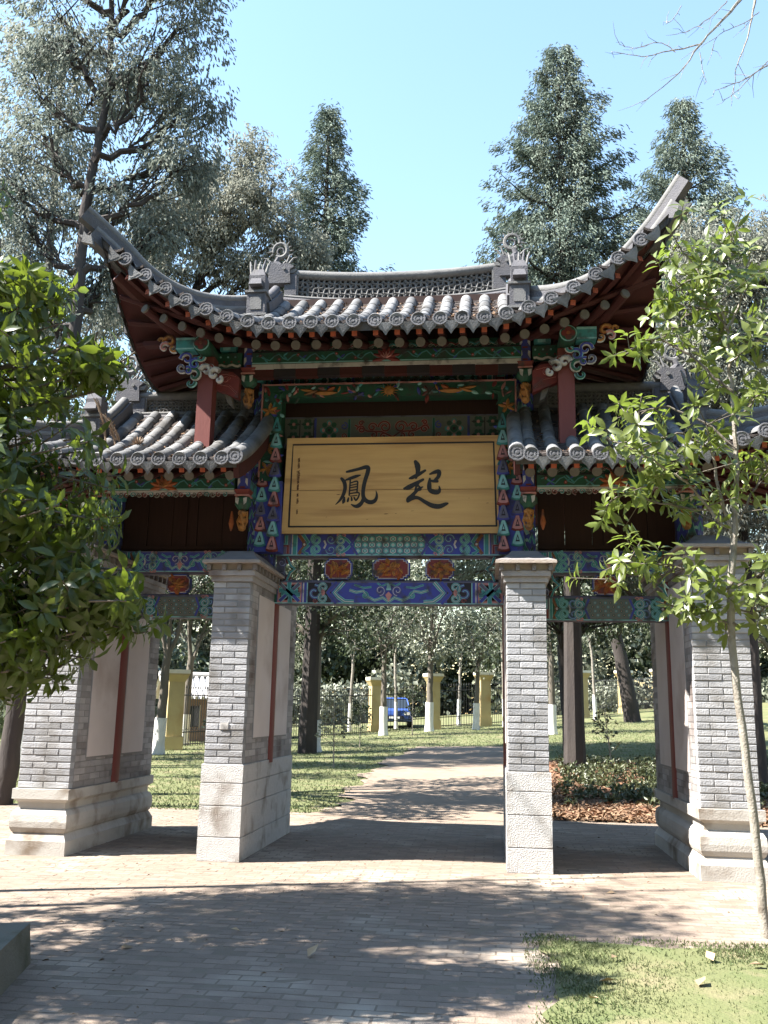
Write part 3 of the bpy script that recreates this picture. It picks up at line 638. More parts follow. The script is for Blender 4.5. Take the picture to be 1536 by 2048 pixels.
RSQ, RRD = rafter_sq(), rafter_rd()

class Roof:
    """plan height field of one roof: eave line at ye, ridge line at y=1.25, gable end at uc, corner at uo"""
    def __init__(s, ye, z0, rise, uc, uo, lift, umin, srise):
        s.ye, s.z0, s.rise, s.uc, s.uo, s.lift, s.umin, s.srise = ye, z0, rise, uc, uo, lift, umin, srise; s.yr = 1.25; s.hd = s.yr-ye
    def L(s, u, y):
        c = min(1.15, max(0, (u-(s.uc-.42))/(s.uo-s.uc+.42))); q = min(1.15, max(0, (abs(y-s.yr)-.15)/(s.hd-.15)))
        return s.lift*c**1.65*q**1.7
    def prof(s, t): return s.rise*(.62*t+.38*t*t)
    def h(s, u, y):
        t = 1-abs(y-s.yr)/s.hd; zf = s.z0+s.prof(max(t, -.1))
        if u > s.uc:
            k = (s.uo-u)/(s.uo-s.uc); zs = s.z0+s.srise*(.7*k+.3*k*k); zf = min(zf, zs)
        return zf+s.L(u, y)
    def yhip(s, u):       # where the front slope meets the side slope
        if u <= s.uc: return s.yr-.07
        k = (s.uo-u)/(s.uo-s.uc); lo, hi = s.ye, s.yr; z = s.srise*(.7*k+.3*k*k)
        for _ in range(30):
            m = (lo+hi)/2
            if s.prof(1-abs(m-s.yr)/s.hd) < z: lo = m
            else: hi = m
        return lo
    def eave(s, u):       # eave line swings out towards the corner
        c = max(0, (u-s.uc+.4)/(s.uo-s.uc+.4)); return s.ye-.16*c*c
def block_y(u, a, b): return (a, b)

def build_roof(name, Rf, signs, sp, rad, label, core_rows, fan=0.6):
    root = bpy.data.objects.new(name, None); COL.objects.link(root); root.parent = gate; root['label'] = label
    # sheet of under-tiles (front, back and end slopes) and the boarding below it
    top = MB(); sof = MB()
    lo = -Rf.uo if len(signs) == 2 else (Rf.umin if signs[0] > 0 else -Rf.uo); hi = Rf.uo if len(signs) == 2 else (Rf.uo if signs[0] > 0 else -Rf.umin)
    ny, nx = 26, int((hi-lo)/.11)
    def yy(u, v):
        e = Rf.eave(abs(u)); return lerp(e, 2*Rf.yr-e, v)
    top.grid(nx, ny, lambda a, b: (lerp(lo, hi, a), yy(lerp(lo, hi, a), b), Rf.h(abs(lerp(lo, hi, a)), yy(lerp(lo, hi, a), b))), 'tile_joined')
    top.build('roof_bed', root, smooth=True)
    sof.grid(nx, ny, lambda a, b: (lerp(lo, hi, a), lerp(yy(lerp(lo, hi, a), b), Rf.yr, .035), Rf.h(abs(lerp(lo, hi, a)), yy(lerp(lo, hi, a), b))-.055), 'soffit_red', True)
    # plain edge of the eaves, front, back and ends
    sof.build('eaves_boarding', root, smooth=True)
    eb = MB()
    for f in (0, 1):
        P = [(lerp(lo, hi, k/nx), yy(lerp(lo, hi, k/nx), f), Rf.h(abs(lerp(lo, hi, k/nx)), yy(lerp(lo, hi, k/nx), f))) for k in range(nx+1)]
        dy = .02 if f == 0 else -.02
        vs = [(x, y+dy, z+.01) for x, y, z in P]+[(x, y+dy*2, z-.085) for x, y, z in P]
        eb.add(vs, [(i, i+1, nx+2+i, nx+1+i) for i in range(nx)], 'tile_joined')
    for u in ([lo, hi] if len(signs) == 2 else [signs[0]*Rf.uo]):
        sg = 1 if u > 0 else -1
        P = [(u, yy(u, k/ny), Rf.h(abs(u), yy(u, k/ny))) for k in range(ny+1)]
        vs = [(x, y, z+.02) for x, y, z in P]+[(x-sg*.015, y, z-.10) for x, y, z in P]
        eb.add(vs, [(i, i+1, ny+2+i, ny+1+i) for i in range(ny)], 'tile_joined')
        for k in range(1, int((P[-1][1]-P[0][1])/sp)):        # tile ends of the end eave, seen from below
            y = P[0][1]+k*sp; z = Rf.h(abs(u), y); eb.box(u-.02, u+.02, y-rad*.9, y+rad*.9, z-.07, z+rad*1.4, 'tile_joined')
            eb.add([(u-sg*.02, y+sp*.5-.09, z-.05), (u-sg*.02, y+sp*.5+.09, z-.05), (u-sg*.03, y+sp*.5, z-.16)], [(0, 1, 2)], 'tile')
    eb.build('eaves_edge', root)
    pan = MB()
    rows = []
    for sgn in signs:
        u = core_rows
        while u < Rf.uo-.06:
            if not (sgn < 0 and len(signs) == 2 and u < 1e-6): rows.append((sgn, u))
            u += sp
    for sgn, u in rows:
        ye = Rf.eave(u); yt = Rf.yhip(u); x = sgn*u; L = .30; y = ye; k = 0
        while y < yt-.04:
            e = min(y+L, yt); z0, z1 = Rf.h(u, y), Rf.h(u, e); ln = math.hypot(e-y, z1-z0)
            inst('cover_tile', ROLL, root, (x, y, z0+.012), (math.atan2(z1-z0, e-y), 0, 0), (rad, ln*1.03, rad)); y = e; k += 1
        if yt-ye < .08: pass
        z0 = Rf.h(u, ye); dz = (Rf.h(u+.05, Rf.eave(u+.05))-Rf.h(max(u-.05, 0), Rf.eave(max(u-.05, 0))))/.1
        inst('tile_end', TEND, root, (x, ye-.012, z0+.012), (R_(-4), 0, 0), (rad*1.06, .09, rad*1.06))
        um = u+sp/2
        if um < Rf.uo-.03:
            xm = sgn*um; yem = Rf.eave(um); zm = Rf.h(um, yem); sl = math.atan((Rf.h(um+.05, Rf.eave(um+.05))-Rf.h(max(um-.05, 0), Rf.eave(max(um-.05, 0))))/.1)*sgn
            inst('drip_tile', DRIP, root, (xm, yem-.015, zm-.035), (R_(12), -sl, 0), (sp*.47, .10, .125))
            # concave pan tiles between the rolls, laid in steps
            y = yem; yt2 = Rf.yhip(um); st = .17
            while y < yt2:
                e = min(y+st, yt2+.01); za, zb_ = Rf.h(um, y), Rf.h(um, e); w = sp*.36; n = 4; vs = []
                for yy_, zz, of in ((y, za, .030), (e, zb_, .014)):
                    for q in range(n+1):
                        f = -1+2*q/n; vs.append((xm+w*f, yy_, zz+of+.028*f*f-.01))
                for q in range(n+1):
                    f = -1+2*q/n; vs.append((xm+w*f, y, za+.002+.028*f*f-.01))
                pan.add(vs, [(q, q+1, n+2+q, n+1+q) for q in range(n)]+[(2*n+2+q, 2*n+3+q, q+1, q) for q in range(n)], 'pan_tile'); y = e
    pan.build('pan_tiles', root, kind='stuff')
    # rafters: square flying ones over round ones; they fan out towards the corners
    done = set()
    for sgn, u in rows:
        for um in ((u+sp/2,) if u > 1e-6 or len(signs) == 1 else (u, u+sp/2)):
            pass
        c = max(0, (u-Rf.uc+.3)/(Rf.uo-Rf.uc+.3)); an = sgn*fan*c
        ye = Rf.eave(u)+.085; x = sgn*u
        ux2 = abs(x-math.sin(an)*.9); y2 = ye+.9
        z = Rf.h(u, ye)-.125; z2 = Rf.h(min(ux2, Rf.uo), y2)-.17
        inst('flying_rafter', RSQ, root, (x, ye, z), (math.atan2(z2-z, .9)*.75, 0, an), (.029, .95, .029))
        yb = ye+.26; xb = x-math.sin(an)*.26; zb_ = Rf.h(min(abs(xb), Rf.uo), yb)-.245; z3 = Rf.h(min(ux2, Rf.uo), y2)-.26
        inst('round_rafter', RRD, root, (xb, yb, zb_), (math.atan2(z3-zb_, .66)*.8, 0, an), (.052, .95, .052))
    # end eaves: a row of rafters running inwards
    for sgn in signs:
        for k in range(12):
            y = lerp(Rf.ye+.3, 2*Rf.yr-Rf.ye-.3, k/11); z = Rf.h(Rf.uo-.1, y)-.12; z2 = Rf.h(Rf.uo-1.1, y)-.17
            rm = MB(); rm.tube([(sgn*(Rf.uo-.09), y, z), (sgn*(Rf.uo-1.2), y, z2)], .036, 'rafter_red', 6); rm.build('end_rafter', root)
    return root

def ridge_sweep(mb, path, prof, m, side=None):
    """prof: (across, up) ring swept along path"""
    path = [Vector(p) for p in path]; n = len(prof); vs = []
    for i, p in enumerate(path):
        d = (path[min(i+1, len(path)-1)]-path[max(i-1, 0)]).normalized(); a = Vector((d.y, -d.x, 0)).normalized()
        up = a.cross(d)
        if up.z < 0: up = -up
        for x, z in prof: vs.append(p+a*x+up*z)
    fs = [(i*n+k, i*n+(k+1) % n, (i+1)*n+(k+1) % n, (i+1)*n+k) for i in range(len(path)-1) for k in range(n)]
    fs += [tuple(range(n-1, -1, -1)), tuple(range((len(path)-1)*n, len(path)*n))]; mb.add(vs, fs, m)
def circ(r, cz, n=10, a0=0, a1=2*math.pi): return [(r*math.cos(a0+(a1-a0)*k/n), cz+r*math.sin(a0+(a1-a0)*k/n)) for k in range(n)]

def hip_ridge(root, Rf, sgn, ustart, tip, hgt=.25):
    """corner ridge: two stacked courses with rounded caps, sweeping up past the corner"""
    pts = []
    for k in range(9):
        u = lerp(ustart, Rf.uo, k/8); y = Rf.yhip(u); y = max(y, Rf.eave(u)+.04*(1-k/8)); pts.append((sgn*u, y, Rf.h(u, y)-.01))
    x, y, z = pts[-1]; e = (sgn*tip[0], tip[1], tip[2])
    low = pts+[tuple(lerp(np.array(pts[-1]), np.array(e)-np.array((0, 0, hgt)), .55))]
    up = pts+[tuple(np.array(e)-np.array((0, 0, hgt)))]
    low = [tuple(p) for p in smooth_path(low, 3)]; up = [tuple(p) for p in smooth_path(up, 3)]
    b = MB(); ridge_sweep(b, low, [(-.075, -.04), (.075, -.04), (.075, .10), (-.075, .10)], 'ridge_grey'); b.build('ridge_wall', root)
    b = MB(); ridge_sweep(b, low, circ(.062, .125), 'ridge_pale'); b.build('ridge_roll', root, smooth=True)
    b = MB(); ridge_sweep(b, up, [(-.05, .10), (.05, .10), (.05, hgt-.04), (-.05, hgt-.04)], 'ridge_grey'); b.build('ridge_wall', root)
    b = MB(); ridge_sweep(b, up, circ(.056, hgt-.01), 'ridge_pale'); b.build('ridge_roll', root, smooth=True)
    # carved horned tile at the very corner
    b = MB(); q = Vector(low[-1])+Vector((sgn*.0, -.06, -.10)); s = sgn
    b.prism([(q.x+s*a, q.z+c) for a, c in ((-.10, -.04), (.04, .0), (.03, .04), (.08, .09), (.03, .08), (.02, .13), (-.02, .08), (-.07, .07))][::int(s)], q.y-.03, q.y+.03, 'ridge_pale'); b.build('corner_horn', root)

def dragon(root, x, y, z, sgn, sc=1., label=None):
    """spiny curled dragon tail over a gaping head at the ridge end; faces the middle"""
    b = MB(); s = -sgn     # local +a = towards the middle
    T = lambda a, c: (x+s*a*sc, z+c*sc)
    def pr(poly, h, m='ridge_grey', dy=0): 
        q = [T(a, c) for a, c in poly]; b.prism(q, y-h*sc+dy, y+h*sc+dy, m)
    pr([(-.16, -.15), (.24, -.15), (.22, .10), (.30, .16), (.18, .22), (.02, .20), (-.10, .26), (-.15, .12)], .085)
    pr([(.10, .02), (.30, .05), (.34, .12), (.22, .10), (.14, .14)], .06, 'ridge_pale')
    b.tube([(*[T(.02, .18)[0]], y, T(.02, .18)[1]), (T(-.04, .28)[0], y, T(-.04, .28)[1]), (T(.0, .36)[0], y, T(.0, .36)[1])], [.085*sc, .06*sc, .05*sc], 'ridge_grey', 8)
    ring = [(.02+.125*math.cos(a), .50+.135*math.sin(a)) for a in np.linspace(-2.2, 3.4, 20)]
    b.tube([(T(a, c)[0], y, T(a, c)[1]) for a, c in ring], [lerp(.045, .022, k/19)*sc for k in range(20)], 'ridge_pale', 7)
    ring = [(.03+.06*math.cos(a), .48+.065*math.sin(a)) for a in np.linspace(-.5, 4.4, 10)]
    b.tube([(T(a, c)[0], y, T(a, c)[1]) for a, c in ring], .018*sc, 'ridge_grey', 6)
    for k in range(11):
        a = lerp(-.5, 3.6, k/10); r0, r1 = .14, .225+.02*(k % 2)
        c0 = (.02+r0*math.cos(a-.12), .50+r0*math.sin(a-.12)); c1 = (.02+r0*math.cos(a+.12), .50+r0*math.sin(a+.12)); t = (.02+r1*math.cos(a+.1), .50+r1*math.sin(a+.1))
        pr([c0, t, c1], .014, 'ridge_pale')
    for a, c, e, f in ((.20, .22, .34, .34), (.16, .24, .26, .40), (-.12, .24, -.26, .34), (.10, .22, .20, .30)):
        b.tube([(T(a, c)[0], y-.05*sc, T(a, c)[1]), (T((a+e)/2, f-.02)[0], y-.05*sc, T((a+e)/2, f-.02)[1]), (T(e, f)[0], y-.05*sc, T(e, f)[1])], [.022*sc, .016*sc, .008*sc], 'ridge_pale', 6)
    for dy in (-.09, .09): b.lathe([(.03*sc, -.01), (.02*sc, .01), (0.002, .015)], 'ridge_pale', 8, (T(.12, .12)[0], y+dy*sc, T(.12, .12)[1]), 'y')
    o = b.build('ridge_dragon', root)
    if label: o['label'] = label
def beast(root, x, y, z, sgn):
    """small lion head on a square pedestal"""
    b = MB(); b.box(x-.115, x+.115, y-.115, y+.115, z-.12, z+.16, 'ridge_grey'); b.box(x-.14, x+.14, y-.14, y+.14, z-.145, z-.115, 'ridge_pale'); b.box(x-.135, x+.135, y-.135, y+.135, z+.162, z+.19, 'ridge_pale')
    b.box(x-.07, x+.07, y-.123, y-.116, z-.06, z+.10, 'ridge_pale'); b.build('beast_pedestal', root)
    b = MB(); b.box(x-.10, x+.10, y-.10, y+.10, z+.192, z+.40, 'ridge_grey')
    b.frustum((x-.10, x+.10, y-.10, y+.10), (x-.06, x+.06, y-.05, y+.08), z+.40, z+.50, 'ridge_grey'); b.frustum((x-.08, x+.08, y-.20, y-.10), (x-.06, x+.06, y-.14, y-.10), z+.24, z+.34, 'ridge_grey')
    for k in range(5):
        xx = x-.09+.045*k; b.tube([(xx, y-.03, z+.44), (xx+.01*(k-2), y-.01, z+.56), (xx+.02*(k-2), y+.02, z+.64+.02*(k % 2))], [.022, .018, .007], 'ridge_grey' if k % 2 else 'ridge_pale', 6)
    b.build('beast_head', root)

def main_ridge(root, x0, x1, z0, z1, z_end, y=1.25, dead=.16, flat=False):
    """pierced ridge: plinth, coin-pattern lattice, round coping; ends swing up"""
    zc = lambda x, z: z+z_end*(abs((x-(x0+x1)/2)/((x1-x0)/2))**2.2 if not flat else 0)
    n = 24; X = [lerp(x0, x1, k/n) for k in range(n+1)]; b = MB()
    ridge_sweep(b, [(x, y, zc(x, z0)) for x in X], [(-.10, -.25), (.10, -.25), (.10, -.03), (.075, .0), (-.075, .0), (-.10, -.03)], 'ridge_grey'); b.build('ridge_plinth', root)
    b = MB(); ridge_sweep(b, [(x, y-.05, zc(x, z0+.02)) for x in X], circ(.028, 0, 8), 'ridge_pale'); b.build('ridge_roll', root, smooth=True)
    b = MB(); ridge_sweep(b, [(x, y, zc(x, z1)) for x in X], circ(.062, 0), 'ridge_pale'); b.build('ridge_roll', root, smooth=True)
    b = MB(); h = z1-z0-.085; m = 2; p = h/m; nx = max(3, int((x1-x0-2*dead)/p)); p2 = (x1-x0-2*dead)/nx; zb = z0+.05
    for i in range(nx):
        for j in range(m):
            cx, cz = x0+dead+(i+.5)*p2, zc(x0+dead+(i+.5)*p2, zb+(j+.5)*p)
            for a in range(4):      # four leaf-shaped petals of the coin pattern, each a real bar
                t = math.pi/4+a*math.pi/2; e = (p2*.5*1.0*(1 if math.cos(t) > 0 else -1), p*.5*(1 if math.sin(t) > 0 else -1))
                nx_, nz_ = -e[1]*.32, e[0]*.32
                for s in (-1, 1):
                    mid = (e[0]*.5+s*nx_, e[1]*.5+s*nz_)
                    b.tube([(cx, y-.005*s, cz), (cx+mid[0], y-.005*s, cz+mid[1]), (cx+e[0], y-.005*s, cz+e[1])], .0125, 'ridge_pale', 4, False)
    b.build('ridge_lattice', root)
    b = MB(); vs = []
    for k in range(n+1): x = X[k]; vs += [(x, y+.04, zc(x, z0)), (x, y+.04, zc(x, z1))]
    b.add(vs, [(2*k, 2*k+2, 2*k+3, 2*k+1) for k in range(n)], 'tile_joined'); b.add([(v[0], v[1]+.02, v[2]) for v in vs], [(2*k+1, 2*k+3, 2*k+2, 2*k) for k in range(n)], 'tile_joined'); b.build('ridge_web', root)
    for s, xe in ((1, x0), (-1, x1)):
        b = MB(); a, c = sorted((xe, xe+s*dead)); b.box(a, c, y-.07, y+.07, zc(xe, z0)+.03, zc(xe, z1)-.04, 'ridge_grey'); b.box(min(xe+s*dead, xe+s*(dead+.02)), max(xe+s*dead, xe+s*(dead+.02)), y-.05, y+.05, zc(xe, z0)+.03, zc(xe, z1)-.04, 'ridge_pale')
        b.build('ridge_end_block', root)

# main roof
RM = Roof(-.60, 5.69, 1.09, 1.58, 3.12, .95, 0., .60)
mr = build_roof('main_roof', RM, (1, -1), .2355, .076, 'upper roof of grey half-round tiles with upswept corners', 0.0)
main_ridge(mr, -1.45, 1.45, 6.77, 7.14, .09)
for s in (-1, 1):
    dragon(mr, s*1.55, 1.22, 7.17, s, .76)
    b = MB()      # short ridge down the gable edge to the beast
    P = [(s*1.53, y, RM.h(1.53, y)) for y in np.linspace(1.2, .52, 6)]
    ridge_sweep(b, P, [(-.085, -.05), (.085, -.05), (.085, .20), (-.085, .20)], 'ridge_grey'); b.build('ridge_wall', mr)
    b = MB(); ridge_sweep(b, P, circ(.06, .22), 'ridge_grey'); b.build('ridge_roll', mr, smooth=True)
    beast(mr, s*1.59, .44, RM.h(1.55, .44)+.15, s)
    hip_ridge(mr, RM, s, 1.66, (3.40, -.86, 7.12 if s < 0 else 7.26), .27)
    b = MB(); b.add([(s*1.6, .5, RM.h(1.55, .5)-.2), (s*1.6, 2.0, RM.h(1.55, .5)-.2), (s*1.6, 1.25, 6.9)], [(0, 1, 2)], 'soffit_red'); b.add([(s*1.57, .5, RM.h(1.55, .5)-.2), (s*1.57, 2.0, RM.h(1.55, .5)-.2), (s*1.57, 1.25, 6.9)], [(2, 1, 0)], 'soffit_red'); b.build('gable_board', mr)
# lower roofs either side
for s in (-1, 1):
    RL = Roof(-.47, 4.20, 1.10, 3.50, 4.75, .55, 1.50, .50)
    lr = build_roof('side_roof', RL, (s,), .2355, .076, 'lower roof on the %s of the gateway with a short pierced ridge' % ('left' if s < 0 else 'right'), 1.66)
    x0, x1 = sorted((s*1.78, s*3.40)); main_ridge(lr, x0, x1, 5.27, 5.545, .0, flat=True)
    dragon(lr, s*3.50, 1.22, 5.58, s, .80)
    b = MB(); P = [(s*3.46, y, RL.h(3.46, y)) for y in np.linspace(1.2, .50, 6)]
    ridge_sweep(b, P, [(-.085, -.05), (.085, -.05), (.085, .20), (-.085, .20)], 'ridge_grey'); b.build('ridge_wall', lr)
    b = MB(); ridge_sweep(b, P, circ(.06, .22), 'ridge_pale'); b.build('ridge_roll', lr, smooth=True)
    beast(lr, s*3.54, .42, RL.h(3.48, .42)+.13, s); hip_ridge(lr, RL, s, 3.60, (5.0, -.70, 5.45), .25)
    # verge at the inner end: a fat roll, its board and the last drip
    b = MB(); ys = np.linspace(-.46, .98, 12); P = [(s*1.515, y, RL.h(1.52, y)+.03) for y in ys]
    ridge_sweep(b, P, circ(.088, 0, 12), 'tile'); b.build('verge_roll', lr, smooth=True)
    b = MB(); ridge_sweep(b, P, [(-.03, -.24), (.03, -.24), (.03, -.04), (-.03, -.04)], 'soffit_red'); b.build('verge_board', lr)
    inst('tile_end', TEND, lr, (s*1.515, -.478, RL.h(1.52, -.46)+.03), (0, 0, 0), (.094, .09, .094))
# ================================================================ brackets and beams under the eaves
def wavy(D, x0, x1, zc, amp, w, m, edge, n=10, lay=1):
    D.band([(lerp(x0, x1, k/(n*4)), zc+amp*math.sin(k*math.pi/2+.4)) for k in range(n*4+1)], w, m, edge, None, lay)
def eaves_beam(x0, x1, y, z0, z1, z2, flower, step):
    b = MB(); b.box(x0, x1, y, y+.14, z0, z1-.002, 'paint_green'); b.box(x0, x1, y+.03, y+.13, z1, z2, 'paint_green'); o = b.build('eaves_beam', gate)
    b = MB(); D = Deco(b, (0, y-.001, 0), th=.0025); r = random.Random(int(x0*77)); H = z1-z0; L = x1-x0
    D.rect(x0, x1, z0+.005, z0+.018, 'paint_palteal', 1); D.rect(x0, x1, z1-.02, z1-.005, 'paint_dark', 1)
    n = int(L/.42); wavy(D, x0+.05, x1-.05, (z0+z1)/2, H*.26, .016, 'paint_teal', 'paint_greygreen', max(3, n*2))
    for k in range(n*2):
        x = x0+.1+(L-.2)*k/(n*2-1)
        if abs(x-flower) < .22: continue
        D.disc(x, (z0+z1)/2+H*.16*(-1)**k, .022, 'paint_red', 2, 8); D.disc(x, (z0+z1)/2+H*.16*(-1)**k, .010, 'paint_pink', 3, 8)
        for a in (.7, 2.4, 3.9, 5.5): petal(b, D.P, x+.05, (z0+z1)/2-H*.12*(-1)**k, a, .07, .012, .006, r.choice(['paint_green', 'paint_teal', 'paint_blue']))
    for a in np.linspace(-.2, math.pi+.2, 8): petal(b, D.P, flower, z0+H*.25, a, .15 if .5 < a < 2.6 else .18, .03, .014, 'paint_red' if step else 'paint_orange')
    for a in np.linspace(.5, math.pi-.5, 5): petal(b, D.P, flower, z0+H*.25, a, .09, .018, .022, 'paint_pink' if step else 'paint_gold')
    b.build('painted_scrollwork', o)
    b = MB(); D = Deco(b, (0, y+.029, 0), th=.004); h2 = z2-z1; x = x0+.06
    while x < x1-.05:
        D.spiral(x, z1+h2*.42, h2*.34, r.uniform(0, 6), r.choice((1, -1))*1.1, .016, 'paint_greygreen', 'paint_white', None, 1)
        D.band([(x-.05, z1+h2*.2), (x+.02, z1+h2*.55), (x+.09, z1+h2*.25)], .018, r.choice(['paint_teal', 'paint_greygreen', 'paint_red']), 'paint_white', None, 2); x += .115
    b.build('carved_cloud_band', o)
    b = MB()
    if step:     # stepped white lip with dark and shade-darkened red drops below
        n = 12
        for k in range(n):
            a, c = lerp(x0, x1, k/n), lerp(x0, x1, (k+1)/n); dz = -.03+.035*(1-abs((k+.5)/n*2-1)) if k % 2 == 0 else -.022+.035*(1-abs((k+.5)/n*2-1))
            b.box(a, c-.002, y-.004, y+.12, z0-.05+dz*.5, z0-.004, 'paint_white')
            b.box(a, c-.002, y+.01, y+.11, z0-.15+dz*.5, z0-.052+dz*.5, 'soffit_red' if k % 2 == 0 else 'paint_dark')
    else:
        b.box(x0, x1, y-.004, y+.12, z0-.022, z0-.002, 'paint_white'); D = Deco(b, (0, y+.02, 0), th=.006); x = x0+.05; k = 0
        while x < x1-.04:
            D.spiral(x, z0-.05, .034, k, 1.1*(-1)**k, .014, ('paint_teal', 'paint_greygreen', 'paint_red')[k % 3], 'paint_white', None, 1); x += .075; k += 1
    b.build('carved_lip', o)
eaves_beam(-1.60, 1.60, .34, 5.60, 5.765, 5.875, .02, True)
for s in (-1, 1):
    a, c = sorted((s*1.76, s*3.5)); eaves_beam(a, c, .42, 4.075, 4.235, 4.36, s*2.62, False)
    # short beams at the wings of the upper roof
    a, c = sorted((s*1.73, s*2.02)); b = MB(); b.box(a, c, .34, .46, 5.60, 5.75, 'paint_green'); b.box(a+.02, c-.08, .32, .44, 5.775, 5.87, 'paint_teal'); b.box(a+.06, c-.14, .316, .322, 5.78, 5.865, 'paint_palteal')
    D = Deco(b, (0, .339, 0), th=.003); wavy(D, a+.01, c-.01, 5.59, .012, .035, 'paint_white', 'paint_greygreen', 2)
    for k in range(6): D.disc(a+.03+.045*k, 5.67+.03*(-1)**k, .012, 'paint_red' if k % 2 else 'paint_palteal', 1, 8)
    b.build('eaves_beam', gate)

def hang_post(x, y, z0, z1, zcap):
    """hanging post: painted shaft, red cap, green drum, gilt fruit"""
    b = MB(); b.box(x-.062, x+.062, y-.062, y+.062, zcap+.06, z1, 'paint_blue'); o = b.build('hanging_post', gate)
    b = MB(); D = Deco(b, (x, y-.063, zcap), th=.004); z = .10
    while z < z1-zcap-.08:
        D.poly([(-.06, z), (-.03, z+.05), (-.035, z+.10), (-.06, z+.09)], 'paint_white', 1); D.poly([(.06, z), (.03, z+.05), (.035, z+.10), (.06, z+.09)], 'paint_white', 1); D.rect(-.03, .03, z-.02, z, 'paint_red', 1); z += .15
    b.build('painted_scrollwork', o)
    b = MB(); b.frustum((x-.065, x+.065, y-.065, y+.065), (x-.095, x+.095, y-.095, y+.095), zcap, zcap+.06, 'paint_red'); b.box(x-.085, x+.085, y-.085, y+.085, zcap-.018, zcap, 'paint_pink'); b.build('post_cap', o)
    b = MB(); b.lathe([(.075, zcap-.02), (.098, zcap-.05), (.10, zcap-.11), (.06, zcap-.16), (.05, zcap-.17)], 'paint_green', 10, (x, y, 0)); D = Deco(b, (x, y-.098, zcap), th=.006)
    for s in (-1, 1): D.poly([(s*.025, -.05), (s*.07, -.04), (s*.065, -.10), (s*.035, -.13)], 'paint_white', 1)
    b.build('carved_drum', o)
    b = MB(); zt = zcap-.17
    for k in range(3): b.lathe([(.02, zt-.085*k), (.058-.004*k, zt-.03-.085*k), (.055-.004*k, zt-.055-.085*k), (.02, zt-.085-.085*k)], 'paint_gold', 10, (x, y, 0))
    for a in (0, 2.1, 4.2): b.tube([(x+.05*math.cos(a), y+.05*math.sin(a), zt-.02), (x+.062*math.cos(a+.8), y+.06*math.sin(a+.8), zt-.14), (x+.03*math.cos(a+1.6), y+.03*math.sin(a+1.6), zt-.25)], [.014, .016, .008], 'paint_gold', 6)
    b.build('gilt_fruit', o)
    b = MB(); b.box(x-.045, x+.045, y+.06, 1.12, zcap+.08, zcap+.22, 'paint_teal'); b.build('tie_arm', o)
def scroll_piece(name, x, y, z, s, parts, th=.035, parent=None):
    """carved cloud or dragon head cut from a thick board: parts = (a,c,r,start,turns,width,colour,edge)"""
    b = MB(); D = Deco(b, (x, y, z), th=.006)
    for a, c, r, st, tn, w, m, e in parts:
        pts = [(x+s*(a+r*(1-.75*t)*math.cos(st+tn*6.283*t)), y, z+c+r*(1-.75*t)*math.sin(st+tn*6.283*t)) for t in np.linspace(0, 1, 14)]
        b.tube(pts, [w*lerp(1, .6, k/13) for k in range(14)], e, 6)
        pts = [(p[0], p[1]-w*.55, p[2]) for p in pts]; b.tube(pts, [w*.62*lerp(1, .6, k/13) for k in range(14)], m, 6)
    return b.build(name, parent or gate)
